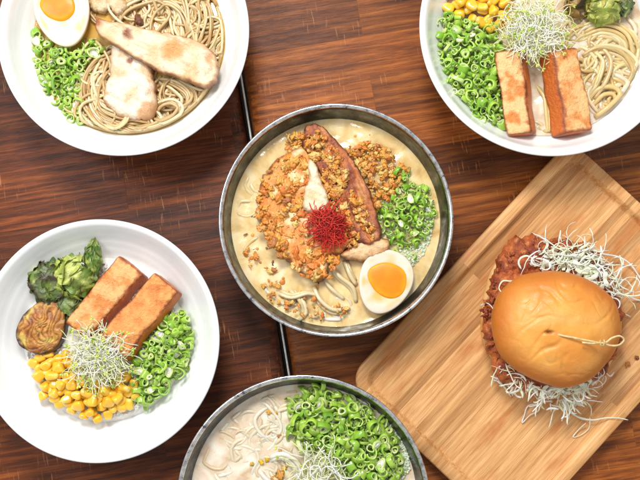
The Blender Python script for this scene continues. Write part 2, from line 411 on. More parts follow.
# rice bed
mb = MB(); c = BW['BL']; rows = []
for i in range(1, 50):
    t = i/49; row = []
    for k in range(170):
        a = 2*PI*k/170; x, y = c[0]+80*t*math.cos(a), c[1]+80*t*math.sin(a)
        z = 33+7*(1-t**3)+1.5*FB((x, y, 0), .06, 2)+1.5*abs(N((x, y, 0), .33, 4))-5*sstep(.93, 1, t)
        row.append((x, y, z))
    rows.append(row)
mb.grid(rows, True, True)
def grain(mb, p, L, r, rot, c=None):
    P = []; rr = []
    for i in range(5):
        t = i/4-.5; P.append((p[0]+L*t*math.cos(rot), p[1]+L*t*math.sin(rot), p[2]+.4*math.sin(t*3))); rr.append(r*math.sqrt(max(.05, 1-(t*1.9)**2)))
    mb.tube(P, rr, 5, c)
for k in range(900):
    a = R.uniform(0, 2*PI); t = math.sqrt(R.uniform(.2, .86)); x, y = c[0]+80*t*math.cos(a), c[1]+80*t*math.sin(a)
    grain(mb, (x, y, 34.5+7*(1-t**3)+R.uniform(0, 1)), 5, 1.35, R.uniform(0, PI))
mb.build('rice', M['rice'], label='bed of white rice showing under the tofu in the lower left bowl', cat='rice', kind='stuff')

# ------------------------------------------------------------ noodles
NC = [lin((216, 186, 134)), lin((230, 206, 158)), lin((196, 160, 104)), lin((238, 220, 180)), lin((208, 178, 130))]
def bundle(mb, pts, width, count, z, rad, cols=NC, wig=3.0, lay=4.0, clipc=None):
    P = spline([np.array(W(p[0], p[1], z)) for p in pts], 3.0)
    T = np.gradient(P, axis=0); T /= np.linalg.norm(T, axis=1)[:, None]+1e-9
    Nn = np.stack([-T[:, 1], T[:, 0], 0*T[:, 0]], 1)
    for i in range(count):
        off = R.uniform(-.5, .5)*width; zz = R.uniform(0, lay); sd = R.uniform(0, 99)
        a0 = R.randint(0, max(0, len(P)//8)); a1 = len(P)-R.randint(0, max(0, len(P)//8))
        Q = []
        for k in range(a0, a1):
            w1 = N((k*.06, sd, 0)); w2 = N((k*.07, sd, 9))
            q = P[k]+Nn[k]*(off*(1+.35*N((k*.04, sd, 5)))+w1*wig*2.2)
            q = q+np.array((0, 0, zz+w2*2.5-R.uniform(0, .0)))
            if clipc is not None:
                d = math.hypot(q[0]-clipc[0], q[1]-clipc[1])
                if d > clipc[2]: q[0] = clipc[0]+(q[0]-clipc[0])*clipc[2]/d; q[1] = clipc[1]+(q[1]-clipc[1])*clipc[2]/d
            Q.append(q)
        # dip the ends into the mass
        m = len(Q)
        if m < 4: continue
        for k in range(m):
            e = min(k, m-1-k)
            if e < 4: Q[k][2] -= (4-e)*1.1
        mb.tube(Q, rad*R.uniform(.85, 1.1), 7, mixc(R.choice(cols), R.choice(cols), R.random()))
def tangle(mb, polyc, n, z, rad, cols=NC, rlo=10, rhi=26, clipc=None, lay=3):
    for i in range(n):
        while True:
            x = R.uniform(min(p[0] for p in polyc), max(p[0] for p in polyc)); y = R.uniform(min(p[1] for p in polyc), max(p[1] for p in polyc))
            if inside(x, y, polyc): break
        r = R.uniform(rlo, rhi); a0 = R.uniform(0, 2*PI); sp = R.uniform(2.2, 5.0)*R.choice((-1, 1))
        pts = [(x+r*math.cos(a0+sp*k/6)*(1+.25*math.sin(k)), y+r*math.sin(a0+sp*k/6)) for k in range(7)]
        bundle(mb, pts, 0, 1, z+R.uniform(0, lay), rad, cols, 1.5, 0, clipc)
clipTL = (BW['TL'][0], BW['TL'][1], 91)
mb = MB(); z = ZT['TL']
full = [(100, 60), (175, 70), (215, 60), (215, 95), (180, 128), (140, 135), (100, 128), (82, 100)]
tangle(mb, full, 110, z-1.5, 1.55, clipc=clipTL, lay=5); tangle(mb, [(90, 0), (224, 0), (224, 60), (120, 30)], 90, z-1.5, 1.55, clipc=clipTL, lay=4)
tangle(mb, [(60, -60), (190, -60), (205, 0), (60, 0)], 40, z-2, 1.9, clipc=clipTL)
BT = [([(112, 22), (130, 6), (160, -4), (195, 2), (210, 20)], 12, 7, 3), ([(150, 12), (165, 2), (180, 10), (188, 30), (190, 48)], 14, 8, 4),
      ([(172, -10), (178, 10), (180, 30), (184, 50)], 26, 11, 3), ([(198, -8), (206, 15), (204, 35), (198, 50)], 14, 7, 3),
      ([(215, 20), (224, 34), (214, 46), (216, 62), (225, 74), (216, 88)], 9, 5, 3),
      ([(112, 50), (96, 62), (84, 82), (82, 100), (92, 118), (115, 130), (145, 137), (175, 130)], 16, 11, 2),
      ([(116, 60), (100, 72), (91, 92), (96, 112), (118, 124), (150, 130)], 18, 9, 5), ([(104, 55), (100, 80), (104, 100), (120, 118)], 14, 6, 6),
      ([(158, 74), (176, 82), (190, 96), (184, 114), (160, 128), (128, 134)], 18, 11, 4), ([(168, 68), (190, 78), (208, 84), (218, 78)], 12, 6, 5),
      ([(214, 84), (206, 104), (188, 120), (162, 134), (138, 138)], 10, 7, 3), ([(150, 118), (158, 104), (172, 100), (182, 108), (174, 120), (160, 124), (148, 116)], 4, 3, 8),
      ([(100, 112), (118, 108), (126, 118), (116, 128), (100, 122)], 3, 3, 9), ([(86, 104), (100, 122), (122, 133)], 8, 4, 6)]
tangle(mb, [(80, 60), (110, 60), (120, 115), (170, 115), (175, 75), (215, 75), (200, 118), (150, 134), (95, 122)], 44, z+3, 1.5, clipc=clipTL, lay=4); tangle(mb, [(100, 0), (220, 0), (220, 55), (150, 25)], 30, z+3, 1.5, clipc=clipTL, lay=4)
for p, w, n, dz in BT: bundle(mb, p, w, n, z+dz-1, 1.5, clipc=clipTL)
mb.build('noodles', M['noodle'], label='tangle of thin wheat noodles in the top left bowl', cat='noodles', kind='stuff')
NC2 = [lin((226, 200, 140)), lin((236, 216, 170)), lin((216, 186, 128)), lin((236, 218, 190))]
clipTR = (BW['TR'][0], BW['TR'][1], 93)
mb = MB(); z = ZT['TR']-2
tangle(mb, [(575, 20), (625, 20), (636, 60), (625, 100), (595, 124), (580, 90)], 220, z-1, 1.9, NC2, 9, 20, clipTR, 5); tangle(mb, [(502, 128), (530, 122), (560, 122), (556, 142), (520, 142)], 24, z-1, 1.9, NC2, 6, 12, clipTR, 2)
tangle(mb, [(500, -50), (620, -50), (630, 10), (520, 0)], 26, z-1, 2.3, NC2, 9, 20, clipTR)
for p, w, n, dz in [([(582, 34), (602, 30), (622, 38), (632, 56)], 14, 6, 3), ([(584, 62), (600, 52), (620, 56), (632, 72), (626, 88)], 12, 5, 3),
                    ([(596, 46), (604, 62), (598, 84), (590, 100)], 8, 4, 4), ([(588, 104), (600, 92), (614, 92), (618, 104), (606, 114), (592, 118)], 5, 4, 3),
                    ([(606, 74), (622, 84), (628, 94), (612, 112)], 9, 4, 1), ([(536, 84), (548, 100), (550, 128), (545, 140)], 8, 4, 0)]:
    bundle(mb, p, w, int(n*1.4), z+dz+.6, 2.1, NC2, clipc=clipTR)
mb.build('noodles', M['noodle'], label='thick creamy noodles to the right of the tofu in the upper right bowl', cat='noodles', kind='stuff')
NC3 = [lin((236, 218, 188)), lin((242, 230, 210)), lin((226, 202, 168))]
mb = MB(); z = ZT['B']-2.4
tangle(mb, [(208, 450), (240, 408), (290, 395), (292, 440), (310, 470), (300, 560), (215, 520)], 210, z-.3, 1.9, NC3, 8, 20, (BW['B'][0], BW['B'][1], 99), lay=2.0)
bundle(mb, [(268, 462), (282, 458), (294, 466), (298, 482)], 5, 3, z+3, 2.6, [lin((240, 232, 218))]); bundle(mb, [(262, 470), (270, 482), (284, 492)], 5, 3, z+3, 2.4, NC3)
mb.build('noodles', M['noodle'], label='pale noodles half sunk in the broth of the bottom steel bowl', cat='noodles', kind='stuff')
mb = MB(); z = ZT['C']-2.2
tangle(mb, [(262, 285), (300, 300), (352, 300), (350, 315), (310, 318), (275, 308)], 16, z, 1.9, NC3, 6, 14, (BW['C'][0], BW['C'][1], 93), 1.5)
tangle(mb, [(240, 190), (262, 160), (300, 135), (262, 250), (280, 300), (245, 250)], 34, z-1.8, 2.4, [lin((232, 210, 160)), lin((224, 196, 140))], 10, 24, (BW['C'][0], BW['C'][1], 94), .9)
for p in ([(330, 262), (338, 276), (352, 288), (356, 302)], [(322, 270), (330, 285), (345, 298)], [(290, 290), (300, 300), (304, 312), (298, 318)], [(345, 262), (350, 275), (356, 285)], [(312, 284), (318, 300), (332, 312), (350, 312)], [(280, 292), (292, 296), (308, 292), (322, 296)]):
    bundle(mb, p, 4, 2, z+3.4, 2.1, [lin((232, 218, 180)), lin((224, 204, 158))], 1)
mb.build('noodles', M['noodle'], label='white bean sprouts and noodles below the meat in the middle bowl', cat='noodles', kind='stuff')

# ------------------------------------------------------------ pillow-like slabs from outlines
def pillow(name, pts, z, th, colf, mat, label, cat, seed=0, p=7, rings=22, n=110, amp=1.0, ns=.09, tilt=(0, 0), parent=None, group=None, er=1.1, hf=None):
    P = loopspline([W(a, b, z)[:2] for a, b in pts], n)
    for i in range(n):      # ragged edge
        d = P[i]-P.mean(0); P[i] += d/np.linalg.norm(d)*(2.2*N((P[i][0], P[i][1], seed), .15)+1.6*N((P[i][0], P[i][1], seed), .45))
    c = P.mean(0); rows = []; cs = []
    poly = P.tolist()
    for i in range(rings+1):
        t = (i/rings)**.8 if i else .012
        row = []
        for k in range(n):
            q = c+(P[k]-c)*t
            ed = edist(q[0], q[1], poly)
            h = th*math.pow(max(0, 1-(1-min(1, ed/(th*er)))**2.2), .5) if ed < th*er else th
            nn = FB((q[0], q[1], seed), ns, seed, 4)
            zz = z+h+amp*nn*min(1, ed/4+.2)+tilt[0]*(q[0]-c[0])+tilt[1]*(q[1]-c[1])
            if hf: zz += hf(q[0]-c[0], q[1]-c[1], ed)
            row.append((q[0], q[1], zz)); cs.append(colf(q[0], q[1], ed, nn))
        rows.append(row)
    rows.append([(a, b, z-3+tilt[0]*(a-c[0])+tilt[1]*(b-c[1])) for a, b, _ in rows[-1]]); cs += cs[-n:]
    mb = MB(); mb.grid(rows, True, True, True, cs)
    return mb.build(name, mat, parent, label=label, cat=cat, group=group)
WHT, TAN, BRN, CHR = lin((240, 222, 190)), lin((228, 182, 124)), lin((176, 104, 48)), lin((96, 48, 24))
def chick(seed, browned=1.0, base=WHT, spots=()):
    def f(x, y, ed, nn):
        v = N((x, y, 3), .07, seed)
        c = mixc(base, TAN, sstep(-.1, .5, v)*.7)
        fb = N((.35*x*.25+.1*y, (.42*x+.9*y)*1.0, 0), .35, seed); c = mixc(c, lin((222, 178, 124)), sstep(.0, .5, fb)*.4)
        c = mixc(c, lin((196, 128, 64)), sstep(.4, .65, FB((x, y, 4), .12, seed))*.45*browned)
        e = sstep(6.5, .5, ed+3*N((x, y, 0), .16, seed)) if False else 1-sstep(.3, 6.0, ed+3.5*N((x, y, 0), .16, seed))
        c = mixc(c, lin((232, 170, 104)), e*.55*browned)
        c = mixc(c, BRN, (1-sstep(-.2, 2.8, ed+2.6*N((x, y, 0), .12, seed)))*.75*browned)
        c = mixc(c, CHR, (1-sstep(-.3, 1.8, ed+1.8*N((x, y, 0), .35, seed)))*.6*browned)
        for (sx, sy, sr, sc) in spots:
            w = W(sx, sy, 52); d = math.hypot((x-w[0]), (y-w[1]))+3*N((x, y, 1), .2, seed)
            c = mixc(c, lin(sc), 1-sstep(sr*.4, sr, d))
        return c
    return f
pillow('chicken_slice', [(112, 42), (118, 36), (140, 40), (150, 62), (156, 85), (158, 108), (150, 120), (128, 120), (108, 108), (104, 96), (110, 72)],
       49, 9, chick(3, .8, lin((246, 234, 212)), [(131, 62, 4, (150, 90, 50)), (150, 112, 14, (216, 166, 118))]), M['meat'], 'pale thick chicken slice lying under the longer browned slice', 'chicken slice', 3, tilt=(0, -.02))
pillow('chicken_slice', [(95, 17), (104, 20), (125, 24), (150, 30), (175, 35), (200, 43), (216, 56), (219, 74), (213, 87), (203, 88), (188, 82), (160, 72), (138, 60), (118, 48), (102, 38), (96, 30)],
       60, 6, chick(7, 1.0, lin((248, 226, 194)), [(130, 38, 7, (150, 84, 40)), (174, 53, 15, (228, 164, 96)), (210, 62, 6, (214, 160, 110)), (100, 24, 8, (180, 110, 60))]), M['meat'], 'long browned chicken slice laid across the noodles in the top left bowl', 'chicken slice', 7, tilt=(.01, -.02), amp=1.4, er=.45, hf=lambda x, y, e: .9*N((.08*x, .42*x+.9*y, 0), .3, 3))
for i, (pts, lab) in enumerate([([(108, -8), (122, -2), (128, 8), (118, 14), (106, 4)], 'pale bamboo shoot piece near the top edge of the top left bowl'),
                  ([(92, -6), (104, -4), (110, 8), (100, 14), (90, 6)], 'small beige bamboo shoot piece beside the egg half at the top edge')]):
    pillow('bamboo_shoot', pts, 48, 5, lambda x, y, e, n: mixc(lin((236, 214, 176)), lin((214, 176, 122)), .5+n), M['meat'], lab, 'bamboo shoot', 20+i, n=60, rings=10)
pillow('mushroom', [(134, 15), (139, 14), (142, 19), (139, 25), (134, 23)], 52, 4, lambda x, y, e, n: lin((134, 82, 48)), M['meat'], 'tiny brown mushroom cap above the long chicken slice', 'mushroom', 30, n=40, rings=8)

# middle bowl meat
GLZ, GLD, RED = lin((128, 60, 28)), lin((212, 134, 58)), lin((150, 50, 34))
def porkc(x, y, ed, nn):
    c = mixc(lin((246, 178, 92)), lin((228, 138, 56)), .5+1.1*N((x, y, 0), .07, 4))
    c = mixc(c, lin((252, 222, 170)), sstep(.05, .4, N((x, y, 0), .06, 9)))
    c = mixc(c, lin((150, 76, 34)), 1-sstep(.5, 5, ed+3*N((x, y, 0), .2, 2)))
    return c
pillow('braised_meat', [(312, 150), (322, 165), (330, 190), (336, 215), (350, 235), (345, 252), (332, 258), (325, 278), (310, 280), (292, 266), (275, 248), (262, 228), (256, 205), (262, 180), (278, 158), (296, 148)],
       51, 9, porkc, M['meat'], 'wide slice of roasted meat under golden fried garlic in the middle bowl', 'meat slice', 5, amp=2.2, ns=.06, er=.6)
def slabc(x, y, ed, nn):
    c = mixc(lin((206, 124, 62)), lin((146, 68, 36)), .5+1.6*N((.9*x+.42*y, .2*(.42*x-.9*y), 0), .2, 4))
    c = mixc(c, lin((216, 150, 96)), sstep(.15, .5, N((x, y, 0), .09, 31)))
    return mixc(c, lin((96, 40, 24)), 1-sstep(.3, 3.5, ed+2*N((x, y, 0), .2, 2)))
pillow('braised_meat', [(304, 130), (318, 124), (334, 138), (350, 156), (364, 178), (374, 204), (382, 236), (370, 246), (352, 240), (340, 220), (328, 192), (314, 166), (302, 148)],
       54, 8, slabc, M['meat'], 'dark glazed strip of meat along the right of the wide slice', 'meat slice', 6, amp=2.0, ns=.12, er=.35, hf=lambda x, y, e: 1.6*N((.9*x+.42*y, .12*(.42*x-.9*y), 0), .35, 3))
pillow('chicken_piece', [(350, 246), (362, 238), (378, 237), (389, 240), (390, 248), (380, 256), (364, 261), (350, 260), (340, 256)],
       53, 7, chick(9, .9, lin((246, 208, 160))), M['meat'], 'small pinkish chicken piece just above the egg half', 'chicken piece', 9, n=70, rings=12, amp=1.2)
pillow('chicken_piece', [(308, 160), (316, 164), (322, 182), (330, 204), (322, 214), (306, 212), (303, 196), (308, 180)],
       62, 5, chick(12, .35, lin((252, 238, 206))), M['meat'], 'pale chicken piece just above the red chilli threads', 'chicken piece', 12, n=70, rings=12, amp=1.0)

# ------------------------------------------------------------ eggs
def egg(cx, cy, a, b, rot, z, yolk, label, stain, tx=0, ty=0):
    """half egg, cut face up; a = half length, b = half width, pointed end along +local x"""
    o = np.array(W(cx, cy, z)); root = empty('egg_half', o, label, 'egg', 'soft boiled egg halves')
    cr, sr = math.cos(rot), math.sin(rot); n = 72
    def pt(u, v, w): return (o[0]+u*cr-v*sr, o[1]+u*sr+v*cr, o[2]+w+u*tx+v*ty)
    def rim(k, s=1.0):
        t = 2*PI*k/n; x = math.cos(t); y = math.sin(t)*(1-.16*x); return a*x*s, b*y*s
    mb = MB(); rows = []; cs = []; w0 = lin((232, 220, 202)); w1 = lin((226, 196, 160))
    for s, zz in ((.02, -1.5), (.3, -1.4), (.55, -1.0), (.72, -.1), (.82, .1), (.9, .15), (.96, 0), (.99, -.5), (1.0, -1.4)):
        row = []
        for k in range(n):
            u, v = rim(k, s); q = pt(u, v, zz+.25*N((u, v, 0), .12)); row.append(q)
            cc = w0
            cc = mixc(cc, lin((250, 186, 60)), sstep(-.15, .35, N((u, v, 2), .07, stain))*(1-sstep(.80, .97, s))*.8)
            cs.append(mixc(cc, w1, sstep(.965, 1.0, s)*.5))
        rows.append(row)
    for ph in (15, 32, 50, 68, 85):
        c_, s_ = math.cos(math.radians(ph)), math.sin(math.radians(ph))
        rows.append([pt(*rim(k, c_), -1.4-b*.8*s_) for k in range(n)]); cs += [w1]*n
    mb.grid(rows, True, True, True, cs); mb.build('egg_white', M['eggwhite'], root)
    yx, yy, ra, rb = yolk; mb = MB(); rows = []; cs = []
    for i in range(1, 15):
        s = i/14; row = []
        for k in range(n):
            t = 2*PI*k/n; w = 1+.07*math.sin(2*t+1)+.05*math.sin(3*t)+.04*N((math.cos(t), math.sin(t), stain), 1.5)
            x = yx+ra*s*w*math.cos(t); y = yy+rb*s*w*math.sin(t)
            row.append(pt(x, y, .2+1.5*(1-s**3)-1.6*sstep(.93, 1, s)))
            cs.append(mixc(lin((244, 146, 12)), lin((250, 176, 40)), sstep(.55, 1, s)*.8+.4*N((x, y, 0), .1, stain)))
        rows.append(row)
    mb.grid(rows, True, True, False, cs); mb.build('yolk', M['yolk'], root)
egg(62, 11, 35, 26.5, math.radians(-78), 58, (-8, -3, 16, 18), 'soft egg half with orange yolk at the top edge of the photo', 3, -.04, 0)
egg(385, 282, 31, 25, math.radians(-110), 58, (-3, 2, 15.5, 21), 'soft egg half with orange yolk in the middle steel bowl', 8, .02, .02)

# ------------------------------------------------------------ tofu
def tofu(p0, p1, width, z, th, label, light=.5, seed=1, tilt=0, roll=0, lean=0):
    a = np.array(W(*p0, z)); b = np.array(W(*p1, z)); L = np.linalg.norm(b-a); d = (b-a)/L; nrm = np.array((-d[1], d[0], 0))
    c = (a+b)/2; rr = 3.2; mb = MB()
    nu, nv = 46, 22
    def rb(u, v, w, U, V, Wd):
        q = np.array((u, v, w), float); lim = np.array((U-rr, V-rr, Wd-rr)); cl = np.clip(q, -lim, lim); dd = q-cl; l = np.linalg.norm(dd)
        return cl+dd/l*rr if l > 1e-6 else q
    U, V, Wd = L/2, width/2, th/2
    us = np.linspace(-U, U, nu); vs = np.linspace(-V, V, nv); ws = np.linspace(-Wd, Wd, 9)
    def emit(grid):
        rows = []; cs = []
        for row in grid:
            o = []
            for (u, v, w) in row:
                q = rb(u, v, w, U, V, Wd)
                e = sorted((U-abs(u), V-abs(v), Wd-abs(w)))[1]
                n3 = FB((q[0], q[1], q[2]), .09, seed, 4); n1 = N((q[0], q[1], q[2]), .3, seed)
                q = q*(1+.015*N((u*.5, v*.5, w), .1, seed)); out = q/ (np.linalg.norm(q)+1e-6)
                q = q+np.array((0, 0, 1))*n3*.9*(1 if w > 0 else 0)+out*n1*.25
                q[1] *= 1-.06*(q[0]/U)*(1 if seed % 2 else -1)
                top = sstep(Wd-2.5, Wd-.5, w)
                cc = mixc(lin((214, 118, 38)), lin((244, 172, 92)), top*(.75+.6*n3))
                cc = mixc(cc, lin((244, 212, 154)), top*light*sstep(-.25, .35, n3+.15))
                cc = mixc(cc, lin((182, 90, 34)), (1-sstep(.4, 3.6, e+2.8*n1))*.9)
                cc = mixc(cc, lin((112, 50, 22)), (1-sstep(-.2, 2.0, e+2.6*n3))*.7)
                wp = c+d*q[0]+nrm*(q[1]*(1+.05*N((q[0]*.06, 0, 0), 1, seed*3))-lean*q[2]+1.6*N((q[0]*.04, 1, 0), 1, seed*5))+np.array((0, 0, q[2]+tilt*q[0]+roll*q[1]))
                o.append(wp); cs.append(cc)
            rows.append(o)
        mb.grid(rows, False, cs=cs)
    emit([[(u, v, Wd) for u in us] for v in vs]); emit([[(u, v, -Wd) for u in us] for v in vs[::-1]])
    emit([[(u, V, w) for u in us] for w in ws[::-1]]); emit([[(u, -V, w) for u in us] for w in ws])
    emit([[(U, v, w) for v in vs] for w in ws]); emit([[(-U, v, w) for v in vs] for w in ws[::-1]])
    o = mb.build('tofu_slab', M['tofu'], label=label, cat='tofu', group='fried tofu slabs')
    import bmesh
    bm = bmesh.new(); bm.from_mesh(o.data); bmesh.ops.remove_doubles(bm, verts=bm.verts, dist=.02*S); bmesh.ops.recalc_face_normals(bm, faces=bm.faces); bm.to_mesh(o.data); bm.free()
tofu((134, 266), (80, 333), 29, 48, 15, 'left fried tofu slab of the lower left bowl, beside the brussels sprouts', .45, 1, tilt=.04, lean=.4)
tofu((169, 283), (114, 350), 32, 50, 15, 'right fried tofu slab of the lower left bowl, beside the scallions', .08, 2, tilt=.04, lean=.3)
tofu((510, 52), (523, 135), 25, 56, 16, 'left fried tofu slab of the upper right bowl, beside the scallions', .8, 3, roll=0.1, tilt=-.05, lean=.55)
tofu((557, 52), (573, 134), 27, 57, 18, 'right fried tofu slab of the upper right bowl, beside the noodles', .55, 4, roll=-.12, tilt=-.05, lean=-.6)

# ------------------------------------------------------------ brussels sprouts
def leafball(c, rx, ry, rz, seed, label, cols, n=15, zmin=-.15, charr=.5):
    rg = random.Random(seed); mb = MB(); c = np.array(c)
    for i in range(n):
        ph = rg.uniform(0, 2*PI); el = rg.uniform(zmin, 1); el = math.asin(max(-.9, min(1, el)))
        d = np.array((math.cos(ph)*math.cos(el), math.sin(ph)*math.cos(el), math.sin(el)))
        u = np.cross(d, (0, .2, 1)); u /= np.linalg.norm(u)+1e-9; v = np.cross(d, u); ro = rg.uniform(0, 2*PI)
        u, v = u*math.cos(ro)+v*math.sin(ro), v*math.cos(ro)-u*math.sin(ro)
        w_, h_ = rg.uniform(.65, .95), rg.uniform(.8, 1.15); sc = .86+.16*i/n+rg.uniform(-.02, .03)
        rows = []; cs = []; m = 19; base = mixc(rg.choice(cols), rg.choice(cols), rg.random()); sd = rg.uniform(0, 50)
        for a in range(m):
            s = -1+2*a/(m-1); row = []
            for b in range(m):
                t = -1+2*b/(m-1)
                # square to disc
                x = s*math.sqrt(1-t*t/2); y = t*math.sqrt(1-s*s/2); rr = math.hypot(x, y)
                p = d+u*x*w_+v*y*h_; p /= np.linalg.norm(p)
                lift = sc+.2*max(0, rr-.6)/.4*(.5+N((x, y, sd), 1.7)*1.6)+.03*FB((x, y, sd), 3, 1)+.018*math.cos(y*9+abs(x)*6)-.02*(abs(x) < .08)
                q = c+p*lift*np.array((rx, ry, rz)); row.append(q)
                cc = mixc(base, lin((226, 230, 140)), .8*math.exp(-abs(x)*7)*sstep(1, -.6, y) + .2*(1-rr))
                ch = sstep(.15, .5, N((q[0], q[1], q[2]), .09, seed)+.35*(rr > .86)*charr+.2*charr-.1)
                cs.append(mixc(cc, lin((74, 46, 26)), ch*charr))
            rows.append(row)
        mb.grid(rows, False, cs=cs)
        o_ = len(mb.v)
    return mb.build('brussels_sprout', M['leaf'], label=label, cat='brussels sprout', group='roasted brussels sprouts')
GR = [lin((120, 146, 52)), lin((164, 184, 74)), lin((88, 116, 48)), lin((196, 206, 104))]
def ww(px, py, z): return W(px, py, z)
leafball(ww(50, 281, 46), 19, 20, 14, 11, 'dark green roasted sprout at the upper left rim of the lower left bowl', [GR[0], GR[2], lin((120, 128, 90))], 22, charr=.85)
leafball(ww(74, 277, 48), 21, 20, 15, 12, 'bright green roasted sprout with open leaves left of the tofu', [GR[1], GR[3], GR[0]], 24, charr=.55)
leafball(ww(93, 258, 50), 8, 17, 9, 13, 'small curly green sprout leaf standing behind the tofu', [GR[0], lin((80, 130, 40))], 12, charr=.3)
leafball(ww(68, 306, 42), 17, 15, 10, 14, 'shaded olive sprout piece between the browned half and the tofu', [GR[2], GR[0]], 14, charr=.6)
leafball(ww(604, 8, 56), 17, 15, 13, 15, 'yellow green sprout at the top right of the upper right bowl', [GR[3], lin((196, 184, 92)), GR[1]], 18, charr=.25)
leafball(ww(580, 4, 53), 14, 13, 11, 16, 'browned sprout between the alfalfa and the yellow green sprout', [lin((186, 150, 84)), lin((156, 112, 60))], 16, charr=.6)
leafball(ww(622, 4, 52), 10, 12, 10, 17, 'dark green leaf at the far right of the upper right bowl', [GR[2], lin((50, 76, 40))], 12, charr=.5)
def halved(px, py, a, b, rot, z, label, seed):
    o = np.array(W(px, py, z)); rows = []; cs = []; n = 110; rings = 40; mb = MB(); cr, sr = math.cos(rot), math.sin(rot)
    for i in range(1, rings+1):
        s = i/rings; row = []
        for k in range(n):
            t = 2*PI*k/n; w = 1+.05*math.sin(3*t+1)+.05*N((math.cos(t), math.sin(t), 0), 2.5, seed)
            u, v = a*s*w*math.cos(t), b*s*w*math.sin(t)
            wu, wv = u+13*N((u, v, 0), .07, seed), v+13*N((u, v, 3), .07, seed)
            rr = math.hypot(wu/a, wv/b); an = math.atan2(wv, wu)
            f = math.sin(rr*15+1.2*math.sin(an*2+seed)+2.2*N((u, v, 1), .12, seed)); f2 = 1-abs(f)
            h = 4*(1-s**2)-1.6*f2**2+.8*FB((u, v, 0), .2, seed)-10*sstep(.93, 1, s)**2
            row.append((o[0]+u*cr-v*sr, o[1]+u*sr+v*cr, o[2]+h))
            cc = mixc(lin((222, 164, 76)), lin((190, 118, 44)), .5+N((u, v, 0), .12, seed+5))
            cc = mixc(cc, lin((232, 196, 100)), sstep(.2, .5, N((u, v, 0), .08, seed+9)))
            cc = mixc(cc, lin((96, 52, 22)), f2**3*.8); cc = mixc(cc, lin((70, 38, 18)), sstep(.78, .98, s+.15*N((u, v, 0), .15, 3)))
            cs.append(cc)
        rows.append(row)
    rows.append([(x, y, zz-12) for x, y, zz in rows[-1]]); cs += cs[-n:]
    mb.grid(rows, True, True, True, cs)
    return mb.build('brussels_sprout', M['leaf'], label=label, cat='brussels sprout', group='roasted brussels sprouts')
halved(42, 327, 29, 22.5, math.radians(58), 50, 'golden brown halved sprout, cut face up, at the left of its bowl', 4)

# ------------------------------------------------------------ corn
def kernel(seed):
    rg = random.Random(seed); mb = MB(); rows = []; cs = []; n = 18
    L, Wd, T = rg.uniform(4.6, 5.6), rg.uniform(4.0, 4.8), rg.uniform(3.2, 3.9)
    for i in range(15):
        ph = -PI/2+PI*i/14; row = []
        for k in range(n):
            t = 2*PI*k/n
            f = lambda v, e: math.copysign(abs(v)**e, v)
            x = L*f(math.sin(ph), .75); rr = f(max(0, math.cos(ph)), .6)
            tp = 1-.28*(x/L)
            y = Wd*tp*rr*f(math.cos(t), .75); zz = T*tp*rr*f(math.sin(t), .75)
            zz -= .8*math.exp(-((x-L*.1)**2+y*y)/5) if zz > 0 else 0
            k_ = 1+.06*N((x, y, zz), .3, seed)
            row.append((x*k_, y*k_, zz*k_)); cs.append(mixc(lin((253, 206, 62)), lin((252, 230, 140)), sstep(.3, 1, x/L)*.8+.3*N((x, y, zz), .2, seed)))
        rows.append(row)
    mb.grid(rows, True, True, True, cs)
    o = mb.build('corn_kernel', M['corn'], loc=(0, 0, 0)); return o
def scatter(poly, dmin, tries=4000, rg=R):
    xs = [p[0] for p in poly]; ys = [p[1] for p in poly]; out = []
    for _ in range(tries):
        x, y = rg.uniform(min(xs), max(xs)), rg.uniform(min(ys), max(ys))
        if inside(x, y, poly) and all((x-a)**2+(y-b)**2 > dmin*dmin for a, b in out): out.append((x, y))
    return out
def inst(protos, used, loc, rot, sc, label, cat, group):
    src = R.choice(protos)
    if src.name not in used: o = src; used.add(src.name)
    else: o = src.copy(); col.objects.link(o)
    o.location = Vector(loc)*S; o.rotation_euler = rot; o.scale = (sc,)*3 if not hasattr(sc, '__len__') else sc
    tag(o, label, cat, group); return o
corns = [kernel(i) for i in range(7)]; usedc = set()
def cornpile(poly, z, dome, dmin, label, group, top=.5):
    cx = sum(p[0] for p in poly)/len(poly); cy = sum(p[1] for p in poly)/len(poly)
    for (dm, zz, pr) in ((dmin, 0, 1.0), (dmin*1.35, 4.5, top)):
        for (x, y) in scatter(poly, dm, 2500):
            e = edist(x, y, poly)
            if zz > 0 and e < 6: continue
            h = z+dome*sstep(0, 22, e)+zz
            inst(corns, usedc, W(x, y, h), (R.gauss(0, .5), R.gauss(0, .45), R.uniform(0, 2*PI)), R.uniform(.88, 1.12), label, 'corn kernel', group)
cornpile([(33, 362), (48, 352), (64, 352), (80, 362), (100, 372), (122, 374), (134, 382), (137, 396), (126, 406), (108, 417), (92, 419), (74, 412), (56, 404), (42, 396), (34, 380)],
         43, 6, 7.0, 'yellow corn kernel in the heap at the bottom of the lower left bowl', 'corn kernels in the lower left bowl')
cornpile([(447, -12), (470, -25), (500, -25), (514, 0), (512, 18), (500, 30), (486, 28), (470, 16), (450, 12), (444, 2)],
         50, 5, 7.4, 'yellow corn kernel in the heap of the upper right bowl', 'corn kernels in the upper right bowl')

